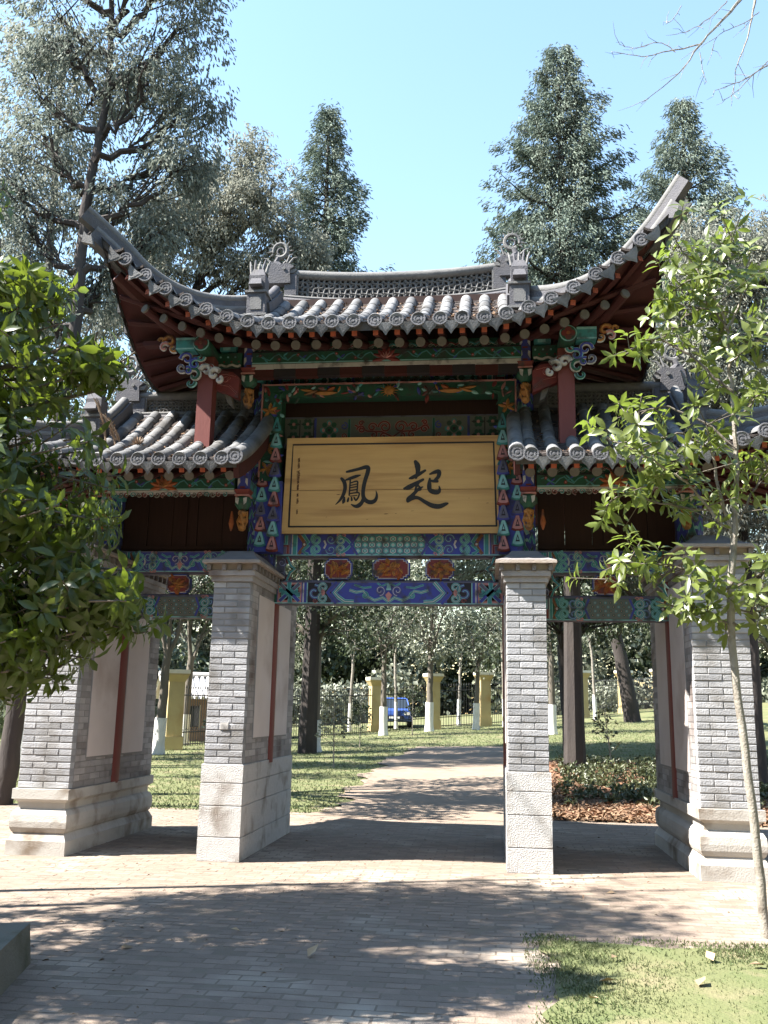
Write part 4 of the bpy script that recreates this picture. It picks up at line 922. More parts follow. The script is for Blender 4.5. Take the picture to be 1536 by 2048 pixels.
for s in (-1, 1):
    hang_post(s*1.645, .42, 5.10, 5.93, 5.50); hang_post(s*1.665, .50, 3.5, 4.36, 4.02); hang_post(s*3.40, .50, 3.6, 4.36, 4.02)
    # side flowers beside the lower hanging posts
    b = MB(); b.lathe([(.010, 3.86), (.02, 3.78), (.034, 3.71), (.018, 3.65), (.005, 3.62)], 'paint_orange', 8, (s*1.83, .62, 0)); b.build('carved_drop', gate)
    # strut carrying the corner of the upper roof
    for y, zb in ((.20, RL.h(2.1, .2)), (2.30, RL.h(2.1, 2.3))):
        b = MB(); b.box(s*2.09-.09, s*2.09+.09, y-.085, y+.085, zb-.03, 5.62, 'post_red'); b.build('red_strut', gate)
    y = .10
    b = MB(); b.lathe([(.098, -.30), (.098, 1.05)], 'paint_green', 16, (s*2.105, .22, 5.715), 'y')
    D = Deco(b, (s*2.105, -.081, 5.715), th=.004); D.disc(0, 0, .096, 'paint_palteal', 1, 18); D.disc(0, 0, .084, 'paint_green', 2, 18)
    for q in range(4): D.disc(.042*math.cos(q*math.pi/2), .042*math.sin(q*math.pi/2), .036, 'paint_red', 3, 10)
    D.disc(0, 0, .022, 'paint_orange', 4, 10); b.build('purlin', gate)
    a, c = sorted((s*2.20, s*2.42)); b = MB(); b.box(a, c, -.04, .14, 5.66, 5.80, 'paint_teal'); b.box(a, c, -.05, -.04, 5.775, 5.80, 'paint_palteal'); b.box(a, c, -.05, -.04, 5.66, 5.675, 'paint_palteal'); b.build('purlin_block', gate)
    scroll_piece('gilt_dragon_head', s*2.52, .02, 5.76, s, ((0, .02, .07, .3, .8, .03, 'paint_gold', 'paint_orange'), (.06, -.05, .06, 2.5, -.8, .028, 'paint_pink', 'paint_white'), (-.05, -.06, .05, 4, .7, .026, 'paint_gold', 'paint_white'), (.10, .04, .04, 0, .7, .02, 'paint_gold', 'paint_gold')))
    scroll_piece('carved_cloud', s*2.30, .04, 5.52, s, ((0, .05, .08, 0, 1., .028, 'paint_blue', 'paint_white'), (-.10, -.02, .07, 2, -1., .028, 'paint_blue', 'paint_palteal'), (.06, -.06, .06, 4, .9, .024, 'paint_purple', 'paint_white'), (-.02, -.10, .05, 1, 1, .02, 'paint_blue', 'paint_white'), (-.16, .06, .05, 3, .8, .022, 'paint_teal', 'paint_white')))
    scroll_piece('carved_dragon_head', s*2.09, .06, 5.38, s, ((.12, -.01, .09, .6, .9, .036, 'paint_green', 'paint_white'), (-.02, .05, .07, 0, .9, .036, 'paint_white', 'paint_white'), (-.12, .0, .07, 2.6, -.9, .036, 'paint_white', 'paint_white'), (-.18, -.07, .04, 2, .9, .026, 'paint_white', 'paint_white'), (.02, .11, .04, 0, .9, .024, 'paint_red', 'paint_pink'), (.16, -.10, .06, 3, .7, .024, 'paint_green', 'paint_palteal'), (-.08, .08, .035, 0, 1, .022, 'paint_red', 'paint_white')))
    # red carved knee bracket between strut and hanging post
    b = MB(); b.prism([(s*a, z) for a, z in ((1.72, 5.14), (1.72, 5.40), (1.80, 5.47), (1.98, 5.50), (2.04, 5.48), (2.04, 5.28), (1.95, 5.24))][::int(-s)], .24, .34, 'paint_red')
    D = Deco(b, (0, .239, 0), th=.006); D.band([(s*1.74, 5.20), (s*1.84, 5.30), (s*1.98, 5.33)], .022, 'paint_red', 'paint_pink'); D.spiral(s*1.88, 5.38, .05, 0, 1.2, .02, 'paint_red', 'paint_pink'); D.band([(s*1.76, 5.42), (s*1.88, 5.45), (s*2.0, 5.44)], .018, 'paint_red', 'paint_pink'); b.build('knee_bracket', gate)
    b = MB(); b.prism([(s*a, z) for a, z in ((1.84, 5.27), (1.93, 5.27), (1.86, 5.10), (1.80, 5.06))][::int(-s)], .30, .40, 'round_end'); b.build('bracket_foot', gate)
    # diagonal hip beam under the upper corner
    b = MB(); b.tube([(s*1.7, 1.0, 5.60), (s*2.3, .25, 5.78), (s*3.0, -.52, 6.38)], [.10, .095, .075], 'rafter_red', 6); b.build('hip_beam', gate)
    b = MB(); b.box(min(s*1.55, s*2.9), max(s*1.55, s*2.9), .15, .27, 5.80, 5.86, 'rafter_red'); b.build('eaves_plate', gate)
    # beam and dark boards closing the frame above the columns
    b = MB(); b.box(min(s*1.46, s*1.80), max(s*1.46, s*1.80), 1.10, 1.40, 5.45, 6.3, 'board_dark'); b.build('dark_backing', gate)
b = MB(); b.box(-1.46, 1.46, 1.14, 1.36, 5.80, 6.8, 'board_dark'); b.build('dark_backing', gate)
b = MB(); b.box(-.045, .045, 0, .012, -.035, .035, 'paint_white'); o = b.build('worn_patch', gate, loc=(-1.61, .004, 1.375))
# dry weeds on the left lower roof
b = MB(); r = random.Random(9)
for x, h in ((-3.30, .62), (-3.18, .42), (-3.12, .36)):
    z = RL.h(3.2, .15); b.tube([(x+.05, .15, z), (x, .14, z+h*.5), (x-.09, .10, z+h*.9), (x-.13, .08, z+h)], [.012, .014, .016, .006], 'dry_stem', 5)
    for k in range(26):
        t = .3+.7*k/25; b.tube([(x-.12*t*t+.02, .13, z+h*t), (x-.12*t*t+.02+r.uniform(-.03, .03), .10, z+h*t+.012)], [.006, .004], 'dry_stem', 3)
mat('dry_stem', (.30, .22, .15), .9, (.20, .13, .09), 30, .8)
tag(b.build('dry_weeds'), 'dry brown weed stalks growing from the left lower roof', 'weeds')
b = MB()
for k in range(34):
    a, e = r.uniform(0, 6.28), r.uniform(.1, 1.3); z = RL.h(2.9, .1)+.05; q = (-2.84, .08, z)
    b.tube([q, (q[0]+.10*math.cos(a)*math.cos(e), q[1]+.10*math.sin(a)*math.cos(e), z+.13*math.sin(e))], [.010, .003], 'dry_stem', 3)
tag(b.build('dry_rosette'), 'pale dry succulent rosette lying between the tiles of the left lower roof', 'weeds')
# ================================================================ ground
def gh(x, y):
    d = max(0., y-6); q = d*d/16 if d < 8 else d-4
    q = min(q, 46)
    return .035*q*max(.12, min(2.2, 1+.045*x))
mat('paver', (.255, .20, .16), .95, (.195, .15, .12), 7, .7, .5, 70, var=.12, dirt=(.38, .325, .265), dscale=.8)
mat('paver_joined', (.255, .20, .16), .95, (.195, .15, .12), 7, .7, .5, 70, isl=.12, dirt=(.38, .325, .265), dscale=.8)
mat('sand', (.22, .18, .14), .96, (.16, .125, .095), 5, .7, .5, 60, dirt=(.17, .13, .11), dscale=9)
mat('path', (.28, .22, .17), .96, (.19, .145, .11), 2.2, .7, .5, 50, dirt=(.20, .15, .12), dscale=5)
mat('lawn', (.085, .11, .04), .95, (.15, .145, .07), 1.6, .6, .7, 45, dirt=(.20, .165, .10), dscale=2.2)
mat('soil', (.15, .075, .045), .97, (.26, .13, .075), 6, .7, .6, 40, dirt=(.09, .05, .035), dscale=4)
mat('kerb', (.13, .125, .105), .9, (.18, .17, .145), 6, .7, .4, 60, dirt=(.07, .075, .05), dscale=3)
b = MB()
def gpt(u, v):
    y = lerp(-14, 40, (v/.72)) if v < .72 else 40+((v-.72)/.28)**2*320
    x = (u-.5)*2; x = math.copysign(abs(x)**1.6, x)*(45+max(0, y)*2.2); return (x, y, gh(x, y)-.02)
b.grid(90, 90, gpt, 'lawn'); struct(b.build('ground', smooth=True))
def sheet(name, outline_fn, nu, nv, m, dz):
    b = MB(); b.grid(nu, nv, lambda u, v: (lambda p: (p[0], p[1], gh(*p)+dz))(outline_fn(u, v)), m); return struct(b.build(name, smooth=True))
# sandy bed of the paved court and the path that leaves it
sheet('pavement', lambda u, v: (lerp(-9, 9, u), lerp(-13, 5.0, v)), 12, 12, 'sand', 0.0)
PL = [(-1.9, 4.6), (-1.25, 5.4), (-1.45, 7.5), (-1.66, 10.4), (-1.72, 13), (-1.72, 16), (-1.6, 19.5), (-1.1, 22.3)]
PR = [(2.9, 4.6), (2.05, 5.4), (1.95, 7.5), (2.0, 10.4), (2.05, 13), (2.15, 15.2), (2.3, 17.6), (2.4, 20.5)]
def pathfn(u, v):
    k = v*(len(PL)-1); i = min(int(k), len(PL)-2); f = k-i
    a = (lerp(PL[i][0], PL[i+1][0], f), lerp(PL[i][1], PL[i+1][1], f)); c = (lerp(PR[i][0], PR[i+1][0], f), lerp(PR[i][1], PR[i+1][1], f))
    w = .16*math.sin(v*31)+.12*math.sin(v*77)+.06*math.sin(v*140)
    return (lerp(a[0]+w, c[0]-w, u), lerp(a[1], c[1], u))
sheet('path', pathfn, 8, 60, 'path', .006)
sheet('side_path', lambda u, v: (lerp(-1.3, 2.5, u), lerp(19.2, 22.6, v)+u*.33+.12*math.sin(u*40)*(v-.5)), 40, 4, 'path', .010)
def bed(u, v): return (lerp(2.0+v*.8, 16, u)+.08*math.sin(v*25)*(1-u), lerp(5.0, 17.5, v)+.12*math.sin(u*30))
sheet('soil', bed, 24, 24, 'soil', .012)
# pavers: nearest and largest 300 as objects, the others joined
PJ = .006; PW, PD = .215, .1075
def paver_mesh(seed):
    r = random.Random(seed); b = MB(); e = .02; q = [r.uniform(-.02, .02) for _ in range(4)]
    v = [(-.5, -.5, -.6), (.5, -.5, -.6), (.5, .5, -.6), (-.5, .5, -.6), (-.5+e, -.5+e*2, q[0]), (.5-e, -.5+e*2, q[1]), (.5-e, .5-e*2, q[2]), (-.5+e, .5-e*2, q[3])]
    b.add(v, [(4, 5, 6, 7), (0, 1, 5, 4), (1, 2, 6, 5), (2, 3, 7, 6), (3, 0, 4, 7)], 'paver'); return b.mesh('paver')
PVM = [paver_mesh(i) for i in range(6)]
paving = bpy.data.objects['pavement']; cells = []
row = 0; y = -8.4
while y < 4.9:
    x = -6.6+(PW/2 if row % 2 else 0)
    while x < 7.4:
        if not (x > 1.62 and y < -2.86): cells.append((x, y))
        x += PW
    y += PD; row += 1
def vis(x, y, z=0):
    d = Vector((x, y, z))-Vector(CAM_LOC); c = d.dot(cf)
    return c, abs(d.dot(cr))/max(c, .01), d.dot(cu)/max(c, .01)
seen = sorted([c for c in cells if vis(*c)[1] < .40 and -.545 < vis(*c)[2]], key=lambda c: vis(*c)[0])
near = set(seen[:300]); r = random.Random(4); pv = MB()
for x, y in cells:
    z = .001+r.uniform(-.0012, .0016)
    if (x, y) in near: inst('paver', PVM[r.randrange(6)], paving, (x, y, z), (r.uniform(-.003, .003), r.uniform(-.003, .003), r.uniform(-.008, .008)), (PW-PJ, PD-PJ, .03))
    else:
        a, c, e = PW/2-PJ/2, PD/2-PJ/2, .006; t = [r.uniform(-.0015, .0015) for _ in range(4)]
        v = [(x-a, y-c, -.02), (x+a, y-c, -.02), (x+a, y+c, -.02), (x-a, y+c, -.02), (x-a+e, y-c+e, z+t[0]), (x+a-e, y-c+e, z+t[1]), (x+a-e, y+c-e, z+t[2]), (x-a+e, y+c-e, z+t[3])]
        pv.add(v, [(4, 5, 6, 7), (0, 1, 5, 4), (1, 2, 6, 5), (2, 3, 7, 6), (3, 0, 4, 7)], 'paver_joined')
pv.build('pavers', paving, kind='stuff')
# front lawn patch
b = MB(); b.grid(30, 24, lambda u, v: (lerp(1.58+.06*math.sin(v*23)+.05*math.sin(v*57), 8, u), lerp(-9.5, -2.88+.05*math.sin(u*35)+.03*math.sin(u*90), v), .015+.02*min(1, u*8)*min(1, (1-v)*8)), 'lawn'); struct(b.build('lawn', smooth=True))

# ---------------------------------------------------------------- leaf tools
def leaf_obj(name, P, Dv, Nv, L, Wd, m, kind='diamond', parent=None, stuff=True, droop=.2):
    """many small leaf faces in one mesh: P points, Dv growth directions, Nv leaf normals"""
    N = len(P); P = np.asarray(P, float); Dv = np.asarray(Dv, float); Nv = np.asarray(Nv, float)
    Dv = Dv/np.linalg.norm(Dv, axis=1, keepdims=True); S_ = np.cross(Dv, Nv); S_ = S_/np.maximum(np.linalg.norm(S_, axis=1, keepdims=True), 1e-6); Nn = np.cross(S_, Dv)
    L = np.broadcast_to(np.asarray(L, float), (N,))[:, None]; Wd = np.broadcast_to(np.asarray(Wd, float), (N,))[:, None]
    if kind == 'diamond':
        V = np.stack([P, P+Dv*L*.45+S_*Wd*.5+Nn*L*.06, P+Dv*L-Nn*L*droop, P+Dv*L*.5-S_*Wd*.5+Nn*L*.06], 1); F = [(0, 1, 2), (0, 2, 3)]
    else:
        pt = lambda t, w, up: P+Dv*L*t+S_*Wd*w+Nn*(up*Wd-droop*L*t*t)
        V = np.stack([pt(0, 0, 0), pt(.28, .40, .12), pt(.30, 0, 0), pt(.28, -.40, .12), pt(.62, .5, .14), pt(.64, 0, 0), pt(.62, -.5, .14), pt(1, 0, 0)], 1)
        F = [(0, 2, 1), (0, 3, 2), (1, 2, 5), (1, 5, 4), (3, 6, 5), (3, 5, 2), (4, 5, 7), (5, 6, 7)]
    k = V.shape[1]; F = np.array(F); idx = (F[None]+(np.arange(N)*k)[:, None, None]).reshape(-1, 3)
    me = bpy.data.meshes.new(name); me.vertices.add(N*k); me.vertices.foreach_set('co', V.reshape(-1)); nf = len(idx)
    me.loops.add(nf*3); me.loops.foreach_set('vertex_index', idx.reshape(-1).astype(np.int32)); me.polygons.add(nf); me.polygons.foreach_set('loop_start', np.arange(nf, dtype=np.int32)*3)
    if kind != 'diamond': me.polygons.foreach_set('use_smooth', np.ones(nf, bool))
    me.materials.append(MAT[m]); me.update(calc_edges=True); me.validate()
    o = bpy.data.objects.new(name, me); COL.objects.link(o)
    if parent: o.parent = parent
    if stuff: o['kind'] = 'stuff'
    return o
def rvec(n, s=1.): v = RNG.normal(size=(n, 3)); return v/np.linalg.norm(v, axis=1, keepdims=True)*s

mat('grass_blade', (.085, .135, .045), .6, (.21, .215, .115), 1.7, .6, isl=.35, trans=.4)
mat('bark', (.10, .085, .07), .95, (.17, .15, .125), 5, .7, .9, 25, stretch=(1, 1, .25))
mat('bark_dark', (.035, .03, .03), .95, (.06, .05, .045), 5, .7, .8, 25, stretch=(1, 1, .25))
mat('bark_pale', (.30, .275, .24), .9, (.20, .18, .15), 14, .7, .5, 60, dirt=(.12, .10, .08), dscale=9)
mat('whitewash', (.72, .71, .69), .9, (.55, .54, .52), 5, .7, .4, 40)
mat('cypress_leaf', (.14, .17, .15), .75, (.22, .235, .20), .8, .6, isl=.35, trans=.4, spec=.2)
mat('cypress_grey', (.20, .215, .18), .75, (.30, .30, .25), .8, .6, isl=.35, trans=.4, spec=.2)
mat('conifer_leaf', (.10, .145, .12), .75, (.18, .205, .165), .9, .6, isl=.30, trans=.2, spec=.25)
mat('far_leaf', (.035, .052, .024), .5, (.065, .08, .04), .5, .6, isl=.45, trans=.25, spec=.45)
mat('far_leaf_pale', (.14, .155, .105), .45, (.24, .25, .19), .5, .6, isl=.35, trans=.25, spec=.45)
mat('magnolia_leaf', (.030, .052, .009), .36, (.06, .085, .016), 2.5, .6, isl=.45, trans=.28, spec=.5, trcol=(.26, .36, .03))
mat('magnolia_leaf_single', (.030, .052, .009), .36, (.06, .085, .016), 2.5, .6, var=.4, trans=.28, spec=.5, trcol=(.26, .36, .03))
mat('young_leaf', (.085, .115, .025), .33, (.15, .17, .05), 3, .6, isl=.4, trans=.3, spec=.6, trcol=(.26, .36, .05))
mat('young_leaf_single', (.085, .115, .025), .33, (.15, .17, .05), 3, .6, var=.35, trans=.3, spec=.6, trcol=(.26, .36, .05))
mat('dead_leaf', (.42, .33, .22), .8, (.28, .17, .09), 9, .8, var=.25)
mat('litter', (.13, .075, .045), .85, (.22, .145, .09), 3, .8, isl=.45)
mat('low_shrub', (.04, .06, .022), .45, (.10, .105, .05), 1.3, .7, isl=.45, trans=.2, spec=.5)

# grass blades of the front patch and rough grass beyond the gate
n = 95000; x = 1.42+3.8*RNG.random(n)**1.05; y = RNG.uniform(-6.2, -2.72, n)
keep = (RNG.random(n) < np.clip(.55+.5*np.sin(x*3.1+1)*np.sin(y*2.7)+.4*np.sin(x*7.3)*np.sin(y*6.1+2), .10, 1)*np.clip((x-1.38)/.3, .15, 1)); x, y = x[keep], y[keep]; n = len(x)
D_ = np.stack([RNG.normal(0, .55, n), RNG.normal(0, .55, n), np.ones(n)], 1)
leaf_obj('grass', np.stack([x, y, np.full(n, .012)], 1), D_, rvec(n), RNG.uniform(.012, .045, n)*RNG.uniform(.6, 1, n), RNG.uniform(.005, .009, n), 'grass_blade', droop=.3)
n = 70000; y = 4.8+34*RNG.random(n)**1.5; x = RNG.uniform(-14, 10, n)
pl = lambda b: np.interp(b, [p[1] for p in PL], [p[0] for p in PL])
ok = np.array([(b < 22.3 and a < pl(b)+.04) or (b > 22.7+(a+1.3)/23*2) or (a > 2.45 and b > 17.7) for a, b in zip(x, y)]); x, y = x[ok], y[ok]; n = len(x)
zz = np.array([gh(a, b) for a, b in zip(x, y)])-.02; D_ = np.stack([RNG.normal(0, .7, n), RNG.normal(0, .7, n), np.ones(n)], 1)
leaf_obj('lawn_grass', np.stack([x, y, zz], 1), D_, rvec(n), RNG.uniform(.035, .075, n), RNG.uniform(.012, .022, n), 'grass_blade', droop=.3)
# planted bed right of the path: leaf litter in front, low shrubs behind
n = 16000; y = 4.9+12.5*RNG.random(n)**1.5; x = 2.1+(y-5)*.07+RNG.random(n)**1.2*9; zz = np.array([gh(a, b) for a, b in zip(x, y)])+.02
leaf_obj('leaf_litter', np.stack([x, y, zz+RNG.uniform(0, .03, n)], 1), np.stack([RNG.normal(size=n), RNG.normal(size=n), RNG.uniform(-.1, .35, n)], 1), np.stack([RNG.normal(0, .5, n), RNG.normal(0, .5, n), np.ones(n)], 1), RNG.uniform(.06, .13, n), RNG.uniform(.03, .06, n), 'litter')
c = 760; cy_ = 7.0+10.3*RNG.random(c)**.75; cx_ = 2.3+(cy_-5)*.07+RNG.random(c)*10; q = 46
P = np.repeat(np.stack([cx_, cy_, np.array([gh(a, b) for a, b in zip(cx_, cy_)])], 1), q, 0); n = len(P); off = rvec(n)*RNG.uniform(.04, .20, n)[:, None]; off[:, 2] = np.abs(off[:, 2])*1.0+.02
leaf_obj('low_shrubs', P+off, off*.6+rvec(n)*.3, rvec(n)+np.array([0, 0, .5]), RNG.uniform(.07, .12, n), RNG.uniform(.045, .07, n), 'low_shrub')

# kerb of the planting box at the left edge, and pale fallen leaves
kb = MB(); kb.add([(-1.60, -4.02, 0), (-1.28, -5.35, 0), (-3.6, -5.9, 0), (-3.9, -4.45, 0), (-1.62, -4.04, .235), (-1.30, -5.33, .235), (-3.6, -5.88, .235), (-3.9, -4.47, .235)],
    [(0, 1, 5, 4), (1, 2, 6, 5), (2, 3, 7, 6), (3, 0, 4, 7), (4, 5, 6, 7)], 'kerb')
box_ = kb.build('planter_kerb'); tag(box_, 'low dark stone planter kerb at the left edge of the paving', 'kerb')
fl = MB(); fl.add([(0, 0, 0), (.035, .028, .012), (.10, 0, .004), (.035, -.028, .015), (.05, 0, .001)], [(0, 4, 1), (1, 4, 2), (0, 3, 4), (3, 2, 4)], 'dead_leaf'); flm = fl.mesh('fallen_leaf')
spots = [(2.02, -3.35, 1, 'curled pale leaf on the grass patch, nearest its shaded left corner'), (2.62, -3.35, 1, 'flat pale leaf in the middle of the upper half of the grass patch'), (2.92, -3.40, 1, 'pale leaf on the grass closest to the foot of the young tree'),
    (2.40, -3.95, 1, 'large whitish leaf standing up on the open sunny grass'), (1.84, -3.95, 1, 'brown leaf on the grass half way down its left edge'), (1.75, -4.3, 1, 'small dry leaf lowest on the grass at the left'),
    (2.32, -.90, 0, 'single dry leaf on the sunlit paving before the right outer pier'), (-1.2, -3.6, 0, 'dry leaf on the shaded paving beside the planter kerb'), (-.55, -3.0, 0, 'dry leaf on the shaded paving further from the planter kerb'), (.05, -3.6, 0, 'dry leaf alone in the middle of the shaded paving')]
r = random.Random(12)
for x, y, g, lab in spots:
    o = inst('fallen_leaf', flm, None, (x, y, .045 if g else .012), (r.uniform(-.3, .3), r.uniform(-.5, .2), r.uniform(0, 6.28)), (r.uniform(.8, 1.3),)*3)
    tag(o, lab, 'leaf', 'fallen leaves')

# crumbs of leaf and soil strewn over the paving, and old leaves lodged on the roofs
n = 1500; x = RNG.uniform(-4.5, 4.5, n); y = -6.5+11*RNG.random(n); ok = ~((x > 1.5) & (y < -2.8)); x, y = x[ok], y[ok]; n = len(x)
leaf_obj('leaf_crumbs', np.stack([x, y, np.full(n, .006)], 1), np.stack([RNG.normal(size=n), RNG.normal(size=n), RNG.uniform(0, .3, n)], 1), np.stack([RNG.normal(0, .3, n), RNG.normal(0, .3, n), np.ones(n)], 1), .008+.045*RNG.random(n)**4, .006+.02*RNG.random(n)**3, 'litter')
n = 900; u = np.where(RNG.random(n) < .6, RNG.uniform(0, 1.55, n), RNG.uniform(1.7, 3.4, n)); sg = RNG.choice([-1, 1], n); y = -.5+1.6*RNG.random(n)
P = []
for a, b_, c in zip(u, y, sg):
    Rf = RM if a < 1.6 else RL; k = round((a-(0 if a < 1.6 else 1.66))/.2355-.5)+.5; xx = (0 if a < 1.6 else 1.66)+k*.2355+RNG.normal(0, .03); P.append((c*xx, b_, Rf.h(abs(xx), b_)+.035))
leaf_obj('roof_litter', P, rvec(n)*np.array([1, 1, .3]), np.array([0, -.5, 1])+rvec(n)*.4, RNG.uniform(.03, .09, n), RNG.uniform(.015, .035, n), 'litter')
# ================================================================ trees
def limb(mb, P, r0, r1, m, n=7, wob=.0, seg=5):
    pts = smooth_path(P, seg) if len(P) > 2 else [np.array(P[0], float), np.array(P[1], float)]
    pts = [p+RNG.normal(0, wob, 3)*(0 < i < len(pts)-1) for i, p in enumerate(pts)]
    mb.tube([tuple(p) for p in pts], [lerp(r0, r1, (i/(len(pts)-1))**.8) for i in range(len(pts))], m, n, True); return pts
def spray(tips, outs, per, rad, L, Wd, droop_dir, jitter=.5):
    """leaf points scattered round branch points"""
    T = np.repeat(np.asarray(tips), per, 0); O_ = np.repeat(np.asarray(outs), per, 0); n = len(T)
    off = RNG.normal(size=(n, 3))*rad
    d = O_*.8+rvec(n)*jitter+np.array([0, 0, droop_dir])
    on = off/np.maximum(np.linalg.norm(off, axis=1, keepdims=True), 1e-6)
    return T+off, d, rvec(n)*.7+on*.8+np.array([0, 0, .55]), RNG.uniform(.6, 1.3, n)*L, RNG.uniform(.7, 1.3, n)*Wd
def conifer(name, label, x, y, zg, zt, R, leafm, zcrown=4, n_br=150, per=26, asym=None, L=.34, Wd=.10, group=None, droop=-.45, rad=.16, power=.9):
    t = thing(name, label, 'tree', (x, y, zg), group); b = MB(); H = zt-zg
    tr = limb(b, [(0, 0, -.2), (.05, 0, H*.4), (0, .05, H*.75), (0, 0, H)], .028*H*.5, .02, 'bark_dark', 8)
    tips, outs = [], []
    for k in range(n_br):
        f = (k+RNG.random())/n_br; z = lerp(zcrown-zg, H*.995, f**.9); fr = (z-(zcrown-zg))/(H-(zcrown-zg)); a = k*2.39996+RNG.normal(0, .3)
        r = R*((1-fr)**power)*(.42+.78*RNG.random())+.12
        if asym: r *= 1+asym*math.cos(a)*(1-fr)
        up = lerp(-.28, .55, fr); e = np.array([math.cos(a)*r, math.sin(a)*r, r*up])
        base = np.array([0, 0, z-.1*r]); mid = base+e*.55+np.array([0, 0, -.10*r]); end = base+e
        if r > .5: b.tube([tuple(base), tuple(mid), tuple(end)], [.012+.016*r, .01+.008*r, .006], 'bark_dark', 5, False)
        m = max(2, int(r*5))
        for q in range(m):
            s = lerp(.25, 1.0, (q+1)/m); p = base*(1-s)**2+2*s*(1-s)*mid+s*s*end; side = np.array([-math.sin(a), math.cos(a), 0])*RNG.normal(0, .18*r*s)
            tips.append(p+side); outs.append(np.array([math.cos(a), math.sin(a), .1])+side*.5)
    P, D_, N_, L_, W_ = spray(tips, outs, per, rad, L, Wd, droop); b.build('trunk', t, smooth=True)
    leaf_obj('foliage', P, D_, N_, L_, W_, leafm, parent=t); return t
def leafy(name, label, x, y, zg, trunk_r, zfork, blobs, leafm, barkm='bark', lean=(0, 0), white=0., L=.16, Wd=.08, per=90, dens=1., group=None, parent_kind='tree', hang=-.25, sub=9):
    """broadleaf or open tree: trunk, limbs to each foliage clump (cx,cy,cz,rx,ry,rz), leaf faces through the clumps"""
    t = thing(name, label, parent_kind, (x, y, zg), group); b = MB(); top = np.array([lean[0], lean[1], zfork])
    limb(b, [(0, 0, -.15), (lean[0]*.4, lean[1]*.4, zfork*.45), tuple(top)], trunk_r*1.12, trunk_r*.72, barkm, 10, .01)
    if white:
        w = MB(); f = min(1, white/zfork); w.tube([(lean[0]*.8*f*s, lean[1]*.8*f*s, white*s) for s in (0, .25, .5, .75, 1)], [trunk_r*1.16*(1.25 if s == 0 else 1) for s in (0, .25, .5, .75, 1)], 'whitewash', 12, False); w.build('whitewash', t, smooth=True)
    tips, outs = [], []
    for c in blobs:
        cc = np.array(c[:3])-np.array([x, y, zg]); rr = np.array(c[3:6])
        mid = (top+cc)/2+np.array([0, 0, .15*np.linalg.norm(cc-top)])+RNG.normal(0, .12, 3); limb(b, [tuple(top*.92), tuple(mid), tuple(cc)], trunk_r*.5, trunk_r*.14, barkm, 6, .02)
        for k in range(sub):
            v = rvec(1)[0]*rr*RNG.uniform(.45, .95); e = cc+v; s = RNG.uniform(.2, .9); st = top*(1-s)+mid*s if s < .5 else mid*(1-(s-.5)*2)+cc*(s-.5)*2
            limb(b, [tuple(st), tuple((st+e)/2+RNG.normal(0, .12, 3)*rr.mean()), tuple(e)], trunk_r*.16, .008, barkm, 5)
        m = int(per*dens); v = rvec(m)*(RNG.random((m, 1))**.42); tips += list(cc+v*rr); outs += list(v)
    P, D_, N_, L_, W_ = spray(tips, outs, 6, L*.8, L, Wd, hang, .8); b.build('trunk', t, smooth=True)
    leaf_obj('foliage', P, D_, N_, L_, W_, leafm, parent=t); return t

# --- conifers standing behind the gateway
conifer('conifer', 'tall broad conifer rising behind the right side of the upper roof', 3.4, 15.5, .35, 21.7, 5.2, 'conifer_leaf', 7, 290, 40, .05, .16, .036, droop=-.75, rad=.10)
conifer('conifer', 'narrower conifer behind the right roof tip, right of the broad one', 8.3, 21.1, .7, 23.7, 4.4, 'conifer_leaf', 9, 230, 36, .05, .18, .042, droop=-.75, rad=.12)
conifer('conifer', 'slim pointed conifer behind the left end of the roof ridge', -4.5, 19.6, .15, 23.1, 3.5, 'conifer_leaf', 8, 230, 36, .15, .18, .042, droop=-.6, rad=.12)
# --- tall open cypress at the left, trunk in front of the sky
def open_cypress(label, x, y, zg, axis, blobs, tr, leafm, per, seed, L=.20, Wd=.055):
    t = thing('cypress_tree', label, 'tree', (x, y, zg)); b = MB(); A = [np.array(p)-np.array([x, y, zg]) for p in axis]
    pts = limb(b, [tuple(p) for p in A], tr, tr*.22, 'bark_dark', 10, .01, 8); tips, outs = [], []
    for c in blobs:
        cc = np.array(c[:3])-np.array([x, y, zg]); rr = np.array(c[3:6]); z = cc[2]-abs(cc[0])*.35-.8
        st = min(pts, key=lambda p: abs(p[2]-z)); mid = st*.45+cc*.55+np.array([0, 0, -.25]); limb(b, [tuple(st), tuple(mid), tuple(cc)], tr*.42, tr*.12, 'bark_dark', 6, .05, 6)
        for k in range(15):
            v = rvec(1)[0]*rr*RNG.uniform(.5, 1.05); e = cc+v; s = RNG.uniform(.3, 1); q = st*(1-s)**2+2*s*(1-s)*mid+s*s*cc
            limb(b, [tuple(q), tuple((q+e)/2+RNG.normal(0, .10, 3)), tuple(e)], tr*.11, .007, 'bark_dark', 4)
            m = max(4, int(1.5*per*RNG.uniform(.4, 1.5))); w = RNG.normal(size=(m, 3))*rr*.33; w[:, 2] *= 1.3; tips += list(e+w); outs += list(np.tile(v/np.linalg.norm(v), (m, 1)))
    P, D_, N_, L_, W_ = spray(tips, outs, 11, .075, L*.62, Wd*.7, -.95, .6); b.build('trunk', t, smooth=True)
    leaf_obj('foliage', P, D_, N_, L_, W_, leafm, parent=t); return t
AX = [(-6.55, 4.75, -.05), (-6.45, 4.7, .9), (-6.36, 4.65, 4.1), (-6.08, 4.75, 7.7), (-6.14, 4.85, 10.4), (-6.05, 4.95, 12.0), (-6.02, 5.06, 13.5), (-6.25, 5.12, 17.2)]
